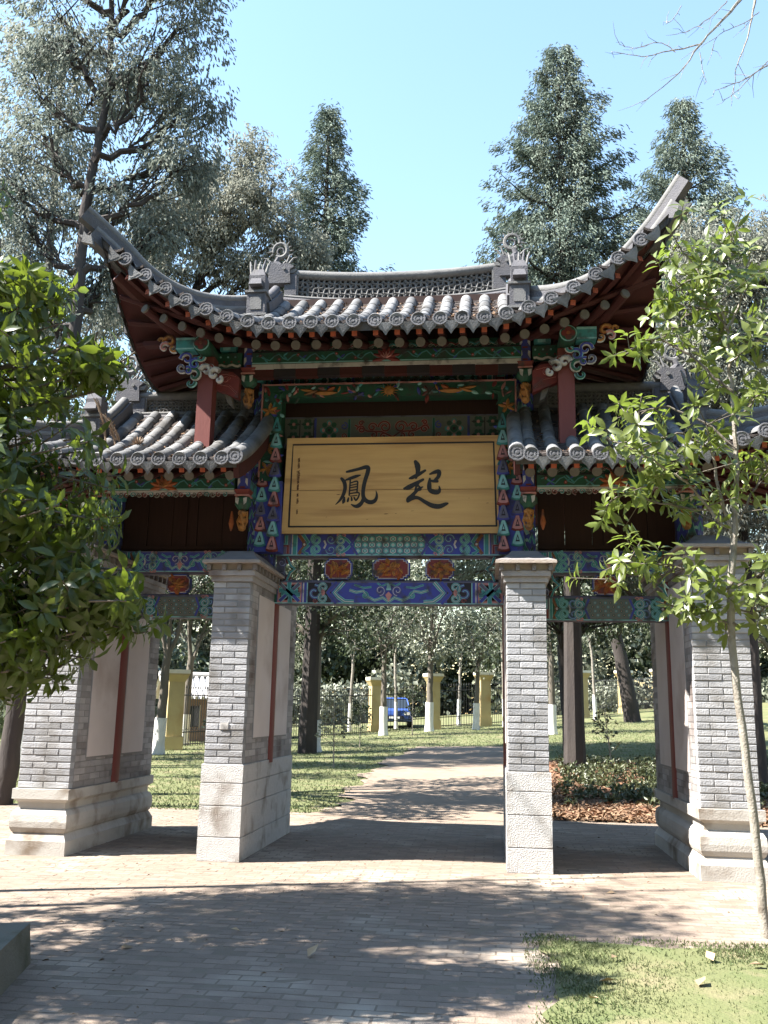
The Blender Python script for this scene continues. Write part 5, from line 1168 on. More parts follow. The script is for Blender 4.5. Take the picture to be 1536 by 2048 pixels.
bl = [(-4.75, 5.3, 14.6, .75, .9, .8), (-5.2, 5.0, 13.2, .75, .9, .7), (-4.9, 5.8, 12.2, .7, .8, .6), (-5.4, 4.6, 15.6, .9, .9, .8), (-5.3, 5.8, 16.8, .9, .9, .7), (-6.4, 4.6, 16.3, .9, .8, .8), (-7.2, 5.2, 15.0, .9, .9, .9), (-7.6, 5.4, 13.3, .8, .8, .8), (-7.0, 5.0, 11.9, .7, .8, .6),
      (-5.6, 5.4, 10.9, .7, .8, .5), (-7.4, 5.0, 10.4, .7, .8, .7), (-6.7, 4.6, 13.9, .7, .6, .6), (-5.7, 5.9, 14.4, .6, .6, .6), (-6.2, 4.5, 18.2, 1.1, 1.0, .8), (-4.65, 5.0, 15.8, .6, .8, .5), (-6.9, 5.3, 8.7, .6, .7, .7), (-6.0, 5.5, 9.4, .5, .6, .5), (-4.35, 5.4, 13.0, .5, .7, .5), (-4.4, 5.2, 11.6, .45, .6, .5), (-4.5, 5.4, 16.9, .6, .8, .6), (-5.0, 5.6, 10.4, .5, .6, .5), (-6.9, 5.6, 17.6, .8, .8, .7), (-7.9, 5.0, 16.4, .8, .8, .8), (-7.9, 5.2, 11.4, .6, .7, .7), (-7.2, 5.2, 9.2, .6, .7, .6)]
open_cypress('tall open cypress with a dark bare trunk standing at the upper left', -6.55, 4.75, 0, AX, bl, .19, 'cypress_leaf', 7, 1)
AX = [(-10.6, 12.6, 0), (-10.7, 12.6, 6), (-10.9, 12.7, 12), (-11.1, 12.7, 17), (-11.3, 12.8, 21)]
bl = [(-11.6, 12.6, 18, 1.6, 1.4, 1.6), (-10.2, 12.8, 15.5, 1.3, 1.2, 1.3), (-12.0, 12.6, 14.6, 1.3, 1.2, 1.4), (-10.0, 12.9, 12.2, 1.1, 1.2, 1.1), (-11.6, 12.5, 11.2, 1.2, 1.2, 1.2), (-10.4, 12.6, 9.0, 1.1, 1.1, 1.2), (-11.9, 12.6, 20.5, 1.3, 1.2, 1.3), (-10.0, 12.6, 18.8, .9, 1, 1.0)]
open_cypress('grey green cypress at the far left behind the tall open one', -10.6, 12.6, .1, AX, bl, .22, 'cypress_grey', 12, 2, .24, .07)
# --- rounded grey cypress behind the left half of the roof, with dark spreading limbs
AX = [(-8.7, 16.2, 0), (-8.6, 16.2, 6), (-8.5, 16.2, 11.5), (-8.2, 16.2, 13.6), (-7.4, 16.3, 16.0), (-6.8, 16.4, 18.6)]
bl = [(-6.7, 16.4, 18.7, .8, .9, .8), (-7.7, 16.2, 17.7, 1.0, 1.0, 1.0), (-8.9, 16.0, 16.8, .9, 1.0, .9), (-5.7, 16.5, 17.7, .8, 1.0, .9), (-5.4, 16.4, 16.2, .8, .9, .9), (-6.6, 15.9, 16.9, .8, .8, .8), (-9.6, 15.9, 15.3, .8, .9, .9), (-4.9, 16.5, 14.8, .8, .9, .8), (-6.0, 16.0, 14.9, .7, .7, .6), (-8.6, 15.8, 14.6, .6, .8, .6), (-4.6, 16.7, 13.3, .6, .8, .6), (-10.1, 15.8, 13.2, .7, .9, .9), (-9.6, 15.6, 11.2, .8, .9, .9), (-8.3, 15.6, 10.2, .8, .8, .8), (-7.6, 16, 12.6, .6, .6, .6), (-9.5, 15.9, 9.0, .8, .9, .8), (-8.0, 15.8, 16.6, .8, .8, .8), (-7.3, 15.9, 15.4, .7, .7, .7), (-9.4, 15.9, 16.4, .7, .8, .8), (-10.2, 15.9, 14.6, .6, .8, .7), (-8.9, 15.8, 12.9, .6, .6, .6), (-5.2, 16.6, 12.2, .6, .7, .6), (-4.3, 16.7, 15.6, .6, .7, .7)]
open_cypress('round topped grey cypress with dark spreading limbs behind the left half of the roof', -8.7, 16.2, .1, AX, bl, .26, 'cypress_grey', 12, 3, .25, .075)
# --- pale weeping cypress behind the young tree at the right
AX = [(6.8, 11.0, 0), (6.8, 11.0, 5), (6.7, 11.0, 9), (6.8, 11, 12.6)]
bl = [(6.3, 10.8, 12.2, .9, .8, .7), (5.4, 10.7, 10.9, .8, .8, .8), (7.4, 10.9, 12.2, .9, .8, .8), (4.8, 10.6, 9.4, .7, .8, .8), (6.3, 10.5, 10.6, .8, .8, .8), (7.5, 10.7, 10.3, .9, .8, .9), (5.6, 10.4, 8.4, .9, .8, .8), (6.8, 10.4, 8.6, .9, .8, .8), (4.7, 10.5, 7.6, .7, .8, .8), (7.8, 10.6, 7.6, .9, .8, .9), (6.0, 10.4, 6.4, .9, .8, .8), (7.6, 10.5, 5.4, .8, .8, .8), (4.9, 10.7, 6.0, .6, .7, .7), (4.4, 10.6, 8.6, .6, .7, .7), (5.2, 10.4, 7.2, .7, .7, .7), (7.0, 10.4, 7.0, .8, .7, .7), (7.4, 10.6, 11.4, .8, .8, .7), (5.9, 10.5, 9.4, .7, .7, .7)]
open_cypress('pale weeping cypress behind the young leafy tree at the right', 6.8, 11.0, .1, AX, bl, .20, 'cypress_grey', 17, 4, .22, .05)
# --- broadleaf trees on the lawn beyond the gate: dark low crowns, whitewashed feet
def BT(label, x, y, r, zf, blobs, leafm='far_leaf', barkm='bark', lean=(0, 0), white=1.1, L=.17, Wd=.085, dens=1.): return leafy('lawn_tree', label, x, y, gh(x, y)-.02, r, zf, blobs, leafm, barkm, lean, white, L, Wd, 90, dens, 'trees on the lawn beyond the gateway')
BT('lawn tree with a forked trunk and whitewashed foot left of the path', -4.5, 20.2, .27, 3.6, [(-4.9, 19.6, 5.2, 1.5, 1.3, 1.4), (-3.4, 19.8, 4.6, 1.2, 1.2, 1.0), (-5.6, 20.5, 4.4, 1.2, 1.2, 1.0), (-4.3, 20.0, 6.6, 1.6, 1.3, 1.2), (-2.9, 20.2, 5.9, 1.2, 1, 1)], 'far_leaf', 'bark', (.05, 0), 1.0)
BT('thick dark lawn tree with a grey painted foot right of the second opening', 3.85, 21.5, .30, 3.4, [(3.2, 19.2, 5.0, 1.5, 1.3, 1.3), (5.2, 19.3, 4.7, 1.4, 1.3, 1.2), (4.2, 19.0, 6.2, 1.9, 1.3, 1.2), (2.6, 19.5, 6.4, 1.2, 1.2, 1.0), (6.3, 19.6, 5.9, 1.3, 1.2, 1.1)], 'far_leaf', 'bark_dark', (-.22, 0), 0)
BT('dark leaning lawn tree close to the right outer pier', 8.2, 38.0, .40, 4.6, [(7.0, 30.0, 6.4, 2.0, 1.5, 1.5), (9.2, 30.0, 6.2, 1.9, 1.5, 1.5), (8.0, 30.5, 8.0, 2.2, 1.5, 1.4), (6.0, 30.2, 5.4, 1.2, 1.2, .8)], 'far_leaf', 'bark_dark', (-.75, 0), 0, .2, .1)
BT('slim pale barked tree just left of the middle fence pillar', -1.55, 33.2, .16, 3.4, [(-1.6, 32.8, 5.0, 1.3, 1.2, 1.2), (-2.6, 33.0, 6.2, 1.3, 1.2, 1.2), (-.6, 33.0, 6.6, 1.3, 1.2, 1.2), (-1.5, 32.6, 8.2, 1.6, 1.2, 1.1)], 'far_leaf_pale', 'bark', (.05, 0), 1.3)
BT('small pale leaved tree behind the right half of the main opening', .55, 34.0, .13, 2.9, [(.8, 33.6, 4.4, 1.3, 1.2, 1.1), (1.6, 33.8, 5.8, 1.4, 1.2, 1.2), (.0, 34, 6.0, 1.2, 1, 1)], 'far_leaf_pale', 'bark', (.1, 0), 1.2)
BT('dense dark tree behind the left half of the main opening', -3.3, 30.2, .15, 3.0, [(-3.6, 29.8, 4.6, 1.5, 1.3, 1.1), (-2.5, 30.0, 6.2, 1.5, 1.3, 1.3), (-4.4, 30.2, 6.3, 1.5, 1.3, 1.2)], 'far_leaf', 'bark', (0, 0), 1.2, .18, .09)
BT('whitewashed lawn tree beside the left fence pillar seen between the left piers', -7.1, 22.8, .15, 3.0, [(-7.2, 22.4, 5.0, 1.4, 1.3, 1.2), (-8.2, 22.6, 6.2, 1.4, 1.3, 1.2), (-6.1, 22.6, 6.3, 1.5, 1.3, 1.3), (-6.2, 22.2, 4.4, .9, .9, .7)], 'far_leaf', 'bark', (.0, 0), 1.3)
BT('bushy bright leaved tree against the left edge of the second pier', -6.0, 27.0, .12, 2.6, [(-6.1, 26.6, 4.2, 1.0, 1.0, 1.3), (-5.6, 26.8, 6.2, 1.1, 1.0, 1.3)], 'far_leaf_pale', 'bark_pale', (0, 0), 0)
BT('whitewashed slim tree right of the third pier', 3.75, 29.7, .15, 3.2, [(3.4, 29.6, 5.2, 1.5, 1.2, 1.2), (3.9, 29.8, 6.6, 1.5, 1.2, 1.2), (1.8, 29.8, 6.8, 1.4, 1.2, 1.2)], 'far_leaf', 'bark', (0, 0), 1.2)
BT('lawn tree far to the right behind the outer pier', 12.8, 30.0, .25, 3.2, [(12.6, 29.6, 5.6, 1.9, 1.5, 1.5), (10.9, 29.8, 5.0, 1.4, 1.3, 1.2), (14.4, 30, 5.4, 1.8, 1.5, 1.4), (12.4, 29.8, 7.6, 2.0, 1.5, 1.3)], 'far_leaf_pale', 'bark', (0, 0), 1.2, .2, .1)
BT('low dark tree standing left of the whole gateway', -10.6, 17.5, .2, 2.6, [(-10.6, 17.2, 4.4, 1.6, 1.4, 1.4), (-9.4, 17.4, 6.2, 1.6, 1.4, 1.3), (-11.6, 17.5, 6.6, 1.7, 1.4, 1.5)], 'far_leaf', 'bark', (0, 0), 1.1)
BT('bushy tree behind the right outer pier beside the lawn', 7.6, 20.5, .18, 2.4, [(7.6, 20.2, 4.0, 1.4, 1.2, 1.2), (8.8, 20.4, 5.4, 1.5, 1.3, 1.3), (7.2, 20.4, 6.2, 1.5, 1.3, 1.2)], 'far_leaf_pale', 'bark', (0, 0), 1.0)
# shade trees out on the left lawn whose shadows stripe the grass and the path
BT('lawn tree hidden behind the left outer pier that dapples the path', -5.7, 7.2, .2, 3.4, [(-4.7, 4.7, 5.6, 1.2, 1.1, .6), (-3.3, 5.4, 5.8, 1.1, 1.1, .6), (-4.5, 6.9, 5.7, 1.2, 1.2, .65), (-3.1, 7.7, 5.8, 1.1, 1.2, .65), (-4.7, 9.2, 5.7, 1.2, 1.2, .65), (-3.2, 10.0, 5.9, 1.1, 1.2, .65), (-4.6, 3.7, 5.5, 1.0, .8, .5), (-2.1, 6.2, 5.8, 1., 1.1, .6), (-2.0, 8.6, 5.9, 1., 1.1, .6)], 'far_leaf', 'bark', (0, 0), 1.1, dens=1.6)
BT('tree behind the third pier that shades the planted bed', 2.0, 7.4, .13, 3.6, [(.6, 7.0, 5.6, 1.2, 1.2, .7), (2.0, 6.6, 5.9, 1.2, 1.2, .7), (3.0, 8.0, 5.7, 1.2, 1.2, .7), (1.2, 8.6, 6.0, 1.3, 1.2, .7), (-.4, 8.0, 5.6, 1., 1., .6)], 'far_leaf', 'bark', (0, 0), 0)
BT('second lawn tree left of the frame shading the grass further back', -11.5, 15.0, .2, 3.4, [(-11.6, 15.0, 5.4, 1.5, 1.4, 1.2), (-12.5, 15.2, 6.8, 1.6, 1.4, 1.2)], 'far_leaf', 'bark', (0, 0), 1.1)
for k, (x, y) in enumerate(((-8.6, 10.4), (-9.4, 13.6), (-8.9, 18.4), (-9.8, 23.5))):
    BT(('first', 'second', 'third', 'fourth')[k]+' of the shade trees left of the lawn, counted from the gateway', x, y, .16, 3.2, [(x+.3, y, 5.3, 1.4, 1.2, .8), (x+1.3, y+.4, 5.8, 1.0, 1.0, .7), (x-.8, y-.2, 6.0, 1.3, 1.2, .9)], 'far_leaf', 'bark', (.1, 0), 1.1)
# far wood behind the fence, read as one mass of overlapping crowns
K = 400; kx = RNG.uniform(-38, 46, K); ky = RNG.uniform(52, 70, K); kz = RNG.uniform(.3, 15, K)+np.maximum(0, kx)*.03; kr = RNG.uniform(1.7, 3.3, K); q = 640
k2 = 60; kx[:k2] = RNG.uniform(-27, -17, k2); ky[:k2] = RNG.uniform(6, 50, k2); kz[:k2] = RNG.uniform(.5, 8, k2); kx[k2:k2+30] = RNG.uniform(17, 24, 30)+8; ky[k2:k2+30] = RNG.uniform(6, 46, 30); kz[k2:k2+30] = RNG.uniform(1, 8, 30)
v = rvec(K*q); P = np.repeat(np.stack([kx, ky, kz], 1), q, 0)+v*np.repeat(kr, q)[:, None]*(RNG.random((K*q, 1))**.3)*np.array([1, 1, .85]); n = len(P)
pale = np.repeat(RNG.random(K) < .34, q); s1 = RNG.uniform(.3, .55, n); s2 = RNG.uniform(.2, .36, n); D_ = rvec(n)+np.array([0, 0, -.3]); N_ = v+rvec(n)*.5
for nm, mk, mt in (('far_wood', ~pale, 'far_leaf'), ('far_pale_wood', pale, 'far_leaf_pale')): leaf_obj(nm, P[mk], D_[mk], N_[mk], s1[mk], s2[mk], mt)
K = 70; kx = RNG.uniform(-30, 36, K); ky = RNG.uniform(46, 50, K)+np.maximum(0, kx)*.3; kz = RNG.uniform(.6, 2.6, K)+np.maximum(0, kx)*.05; kr = RNG.uniform(.9, 1.7, K); q = 520
v = rvec(K*q); P = np.repeat(np.stack([kx, ky, kz], 1), q, 0)+v*np.repeat(kr, q)[:, None]*(RNG.random((K*q, 1))**.3); n = len(P)
leaf_obj('far_shrubs', P, rvec(n)+np.array([0, 0, -.3]), v+rvec(n)*.5, RNG.uniform(.2, .4, n), RNG.uniform(.12, .22, n), 'far_leaf_pale')

for k, (x, y, h) in enumerate(((-5.4, 34.5, 3.4), (-3.4, 36.6, 3.8), (-.4, 38.5, 3.2), (1.9, 36.0, 3.6), (5.0, 36.5, 3.4), (6.6, 40.0, 3.8), (10.2, 40.5, 3.4), (-8.6, 30.5, 3.6))):
    BT('thin whitewashed tree by the railings, %s from the left of the thin ones' % ('second', 'third', 'fourth', 'fifth', 'sixth', 'seventh', 'last', 'first')[k], x, y, .085, h, [(x+.2, y-.3, gh(x, y)+h+1.2, 1.0, .9, 1.2), (x-.6, y, gh(x, y)+h+2.2, 1.1, 1.0, 1.0)], 'far_leaf_pale' if k % 2 else 'far_leaf', 'bark_pale', (.1*(-1)**k, 0), 1.3, .17, .085, .8)

# --- saplings
def sapling(label, x, y, ht, nl, leafm, lean=.0, L=.13, white=0):
    zg = gh(x, y)-.02; t = thing('sapling', label, 'sapling', (x, y, zg), 'young saplings beyond the gateway'); b = MB(); limb(b, [(0, 0, -.05), (lean*.4, 0, ht*.5), (lean, 0, ht)], .026, .008, 'bark_pale', 6)
    P, D_ = [], []
    for k in range(nl):
        s = RNG.uniform(.25, 1.0); a = RNG.uniform(0, 6.28); q = .42*(1.1-s)*RNG.uniform(.5, 1)+.06; base = np.array([lean*s, 0, ht*s]); e = base+np.array([math.cos(a)*q, math.sin(a)*q, q*.8])
        b.tube([tuple(base), tuple(e)], [.007, .003], 'bark_pale', 4)
        for j in range(9): P.append(e+RNG.normal(0, .05, 3)); D_.append(np.array([math.cos(a), math.sin(a), .1])+RNG.normal(0, .7, 3))
    b.build('stem', t, smooth=True); n = len(P); leaf_obj('foliage', P, D_, rvec(n), RNG.uniform(.7, 1.2, n)*L, RNG.uniform(.7, 1.2, n)*L*.5, leafm, parent=t); return t
sapling('pale stemmed sapling on the grass left of the path, nearest the gateway', -2.85, 14.8, 1.75, 26, 'far_leaf_pale', -.05)
sapling('dark sapling at the edge of the grass left of the path, further off', -3.25, 22.6, 1.6, 22, 'far_leaf', .02)
sapling('thin sapling in front of the blue car', -2.05, 30.0, 2.0, 22, 'far_leaf', .02)
sapling('small bare stemmed shrub tree in the planted bed by the dark trunk', 4.35, 15.6, 1.5, 14, 'low_shrub', -.15)
sapling('small leafy sapling in front of the left yellow pillar', -7.05, 18.2, 1.7, 16, 'far_leaf_pale', -.06)

# --- boundary fence: yellow pillars with caps coloured as sunlit white, black iron railings
mat('pillar_yellow', (.48, .39, .20), .85, (.38, .30, .16), 2, .6, .15, 60, dirt=(.36, .24, .10), dscale=1.2)
mat('pillar_cap', (.74, .70, .60), .85, (.62, .58, .50), 4, .6)
mat('iron', (.02, .02, .022), .5, spec=.4)
pil = [(-9.26, 20.8, .24), (-8.55, 23.6, .27), (-7.7, 26.4, .31), (-4.09, 33.8, .56), (-1.49, 35.1, .82), (.9, 37.0, 1.0), (3.5, 39.8, 1.2), (6.2, 42.8, 1.42), (8.94, 46.1, 1.6), (11.6, 50.0, 1.9), (14.4, 53.5, 2.1)]
fence = thing('boundary_fence', 'boundary fence of yellow rendered pillars and black iron railings beyond the lawn', 'fence', (0, 0, 0))
pm = MB(); pm.box(-.26, .26, -.26, .26, -.4, 2.2, 'pillar_yellow'); pm.frustum((-.265, .265, -.265, .265), (-.38, .38, -.38, .38), 2.2, 2.42, 'pillar_yellow'); pm.box(-.39, .39, -.39, .39, 2.42, 2.47, 'pillar_yellow'); pm.box(-.40, .40, -.40, .40, 2.472, 2.60, 'pillar_cap'); pm.box(-.30, .30, -.30, .30, -.4, .42, 'pillar_yellow'); PM = pm.mesh('fence_pillar')
for i, (x, y, z) in enumerate(pil):
    j = min(i, len(pil)-2); dx, dy = pil[j+1][0]-pil[j][0], pil[j+1][1]-pil[j][1]; inst('fence_pillar', PM, fence, (x, y, z-.02), (0, 0, .40), (1, 1, 1))
    if i < len(pil)-1:
        x1, y1, z1 = pil[i+1]; ln = math.hypot(x1-x, y1-y); n = int(ln/.15); b = MB()
        for k in range(2, n-1):
            f = k/n; p = (lerp(x, x1, f), lerp(y, y1, f), lerp(z, z1, f)); b.box(p[0]-.011, p[0]+.011, p[1]-.011, p[1]+.011, p[2]+.05, p[2]+1.95+.06*(k % 2), 'iron')
            b.lathe([(.02, p[2]+1.97), (.028, p[2]+2.0), (.0, p[2]+2.12)], 'iron', 4, (p[0], p[1], 0))
            if k % 2: b.tube([(p[0]-.05, p[1], p[2]+.58), (p[0], p[1], p[2]+.66), (p[0]+.05, p[1], p[2]+.58)], .012, 'iron', 4)
        for zz in (.12, .52, 1.75): b.tube([(x, y, z+zz), (x1, y1, z1+zz)], .02, 'iron', 4)
        b.build('iron_railing', fence, kind='stuff')
# --- things behind the fence
mat('car_blue', (.03, .07, .26), .3, spec=.6); mat('car_glass', (.02, .025, .03), .1, spec=.7); mat('rubber', (.02, .02, .02), .9); mat('alloy', (.5, .5, .52), .35, metal=.8); mat('lamp_glass', (.7, .68, .62), .2); mat('lamp_red', (.4, .02, .02), .3); mat('car_white', (.75, .75, .74), .3, spec=.6)
def car(name, label, x, y, rz, m):
    t = thing(name, label, 'car', (x, y, gh(x, y))); t.rotation_euler = (0, 0, rz)
    b = MB(); sec = [(-2.05, .45, .62, .78), (-2.0, .30, .80, .84), (-1.2, .25, .92, .86), (1.3, .25, .95, .86), (1.95, .28, .88, .84), (2.08, .42, .66, .78)]
    vs = []
    for X, zl, zh, w in sec: vs += [(X, -w, zl), (X, w, zl), (X, w*.97, zh*.8), (X, w*.9, zh), (X, -w*.9, zh), (X, -w*.97, zh*.8)]
    b.add(vs, [(i*6+k, i*6+(k+1) % 6, (i+1)*6+(k+1) % 6, (i+1)*6+k) for i in range(5) for k in range(6)]+[(5, 4, 3, 2, 1, 0), tuple(range(30, 36))], m); b.build('body', t)
    b = MB(); b.frustum((-1.15, 1.75, -.76, .76), (-.45, 1.25, -.62, .62), .93, 1.40, 'car_glass'); b.build('windows', t)
    b = MB(); b.frustum((-.5, 1.3, -.64, .64), (-.4, 1.15, -.56, .56), 1.402, 1.46, m)
    for X0, X1 in ((-1.15, -.45), (1.75, 1.25), (.45, .45)):
        for s in (-1, 1): b.tube([(X0, s*.77, .93), (X1, s*.63, 1.41)], .035, m, 4)
    b.build('roof', t)
    for X in (-1.3, 1.3):
        for s in (-1, 1):
            w = MB(); w.lathe([(.20, -.10), (.31, -.10), (.32, -.06), (.32, .06), (.31, .10), (.2, .10)], 'rubber', 16, (X, s*.78, .32), 'y'); o = w.build('wheel', t); h = MB(); h.lathe([(.2, -.11), (.12, -.115), (.02, -.112), (.02, .112), (.12, .115), (.2, .11)], 'alloy', 10, (X, s*.78, .32), 'y'); h.build('rim', o)
    for s in (-1, 1):
        b = MB(); b.box(-2.07, -1.98, s*.62-.14, s*.62+.14, .60, .74, 'lamp_glass'); b.build('headlight', t); b = MB(); b.box(2.0, 2.09, s*.62-.12, s*.62+.12, .66, .82, 'lamp_red'); b.build('tail_light', t)
    b = MB(); b.box(-2.09, -2.02, -.45, .45, .40, .56, 'rubber'); b.box(-2.10, -2.09, -.26, .26, .42, .52, 'car_white'); b.build('grille', t); return t
car('parked_car', 'bright blue car parked beyond the railings, seen through the main opening', -3.7, 38.6, 1.68, 'car_blue')
car('parked_car', 'white car parked beyond the railings left of the second pier', -11.6, 31.5, 1.0, 'car_white')
mat('house_wall', (.27, .18, .13), .9, (.2, .13, .10), 3, .6); mat('house_tile', (.66, .64, .62), .8, (.50, .48, .47), 6, .7, isl=.15)
hs = thing('small_house', 'small tile roofed house with an orange wall behind the railings at the left', 'house', (-10.2, 28.0, .35)); hs.rotation_euler = (0, 0, .5)
b = MB(); b.box(-1.8, 1.8, -1.3, 1.3, -.4, 1.75, 'house_wall'); b.build('wall', hs)
for k in range(3):
    b = MB(); b.box(-1.3+1.05*k, -.75+1.05*k, -1.33, -1.30, .5, 1.3, 'car_glass'); w = b.build('window', hs); b = MB()
    for q in (0, 1): b.box(-1.34+1.05*k+q*.59, -1.30+1.05*k+q*.59, -1.36, -1.32, .45, 1.35, 'pillar_cap')
    b.build('frame', w)
b = MB()
for s in (-1, 1):
    for k in range(18):
        xx = -2.1+k*.235; b.tube([(xx, s*1.62, 1.62), (xx, s*.8, 2.0), (xx, 0, 2.5)], .075, 'house_tile', 6)
    b.add([(-2.2, s*1.6, 1.58), (2.2, s*1.6, 1.58), (2.2, 0, 2.46), (-2.2, 0, 2.46)], [(0, 1, 2, 3)], 'house_tile')
b.tube([(-2.2, 0, 2.56), (2.2, 0, 2.56)], .11, 'house_tile', 8); b.build('roof', hs)

# --- foreground trees: whorls of large leaves
def in_view(p):
    c, a, u = vis(*p); return c > .2 and a < .40 and -.56 < u < .56, c
def whorl_tree(t, whorls, matname, L, n_per, droop, cap=300, flat=.35):
    """whorls: (pos, axis). Leaves stand round each twig end; the 300 that show largest are objects, the rest one mesh"""
    P, Dv, Nv, Ls = [], [], [], []
    for p, ax in whorls:
        ax = np.array(ax)/np.linalg.norm(ax); u = np.cross(ax, [0.3, .2, 1]); u /= np.linalg.norm(u); v = np.cross(ax, u); m = max(4, int(RNG.normal(n_per, 1.5))); a0 = RNG.uniform(0, 6.28)
        for k in range(m):
            a = a0+k*2.4; rad = u*math.cos(a)+v*math.sin(a); d = rad+ax*RNG.uniform(.15, .8)+np.array([0, 0, -.15]); P.append(np.array(p)-ax*.012*k+rad*.01); Dv.append(d); Nv.append(ax+rvec(1)[0]*flat); Ls.append(L*RNG.uniform(.65, 1.2))
    P, Dv, Nv, Ls = map(np.array, (P, Dv, Nv, Ls)); org = np.array(t.location)
    sc = []
    for i in range(len(P)):
        ok, c = in_view(P[i]+org+Dv[i]*.05); sc.append(Ls[i]/c if ok else 0)
    order = np.argsort(sc)[::-1]; single = [i for i in order[:cap] if sc[i] > 0]; rest = np.setdiff1d(np.arange(len(P)), single)
    leaf_obj('leaves', P[rest], Dv[rest], Nv[rest], Ls[rest], Ls[rest]*RNG.uniform(.28, .42, len(rest)), matname, 'leaf', t, True, droop)
    tmpl = []
    for q in range(6):
        o = leaf_obj('leaf', [(0, 0, 0)], [(0, 1, 0)], [(0, 0, 1)], [1.], [RNG.uniform(.28, .42)], matname+'_single', 'leaf', None, False, droop*RNG.uniform(.5, 1.6)); tmpl.append(o.data); bpy.data.objects.remove(o)
    for i in single:
        y = Vector(Dv[i]).normalized(); x = y.cross(Vector(Nv[i])).normalized(); z = x.cross(y); o = bpy.data.objects.new('leaf', tmpl[i % 6]); COL.objects.link(o); o.parent = t
        M = Matrix((x, y, z)).transposed().to_4x4(); M = Matrix.Translation(Vector(P[i])) @ M @ Matrix.Scale(float(Ls[i]), 4); o.matrix_local = M

# left: dense magnolia leaning over the planter
lt = thing('magnolia_tree', 'dense large leaved evergreen tree overhanging the left edge of the picture from the planter', 'tree', (-3.0, -4.7, 0)); org = np.array([-3.0, -4.7, 0]); b = MB()
limb(b, [(0, 0, 0), (-.05, .05, 1.0), (-.25, .15, 2.0), (-.45, .2, 3.2), (-.6, .2, 5.2)], .12, .04, 'bark', 10, .01)
wh = []
def fill(n, c, r, a0, shell=.55):
    for k in range(int(n*(1.9 if c[0] < -3 else 1.3))):
        v = rvec(1)[0]; v[2] = v[2]*.9+.1; q = RNG.uniform(shell, 1)**.6; p = np.array(c)+v*np.array(r)*q-org; ax = v*np.array([1, 1, .6])+np.array([.25, -.1, -.05])+rvec(1)[0]*.45; wh.append((p, ax))
        if RNG.random() < .6:
            s = p-ax/np.linalg.norm(ax)*RNG.uniform(.2, .45); b.tube([tuple(s+rvec(1)[0]*.05), tuple(p)], [.007, .004], 'bark', 4, False)
    for k in range(max(3, n//40)):
        e = np.array(c)+rvec(1)[0]*np.array(r)*.7-org; st = np.array([-.4, .18, min(4.6, max(1.2, e[2]-.7))]); limb(b, [tuple(st), tuple((st+e)/2+np.array([0, 0, .12])), tuple(e)], .035, .008, 'bark', 5)
fill(300, (-1.82, -4.85, 2.62), (1.0, .8, .78), 0, .2)
fill(90, (-1.05, -4.85, 2.12), (.55, .5, .30), 0, .1)
fill(190, (-1.75, -4.85, 1.85), (.72, .7, .42), 0, .2)
fill(70, (-1.62, -4.9, 3.5), (.5, .5, .40), 0, .3)
fill(26, (-1.12, -4.9, 3.55), (.22, .3, .2), 0, .3)
fill(40, (-1.62, -4.95, 4.0), (.38, .4, .2), 0, .3)
fill(300, (-4.3, -3.6, 5.3), (1.7, 1.2, 1.4), 0, .2)
fill(260, (-3.5, -5.4, 4.0), (1.1, 1.0, .9), 0, .2)
fill(420, (-5.3, -4.2, 6.9), (2.3, 1.6, 1.1), 0, .2)
fill(200, (-5.8, -5.8, 5.0), (1.3, 1.1, 1.1), 0, .2)
fill(200, (-4.4, -5.8, 5.3), (1.4, 1.1, 1.1), 0, .2)
fill(110, (-2.7, -5.1, 3.1), (.7, .8, .5), 0, .2)
fill(260, (-4.7, -3.9, 7.2), (1.6, 1.6, 1.2), 0, .2)
fill(150, (-3.4, -4.3, 3.4), (1.3, 1.4, 1.1), 0, .2)
fill(130, (-5.2, -4.4, 4.2), (1.4, 1.4, 1.3), 0, .2)
b.build('trunk', lt, smooth=True); whorl_tree(lt, wh, 'magnolia_leaf', .118, 9, .38)

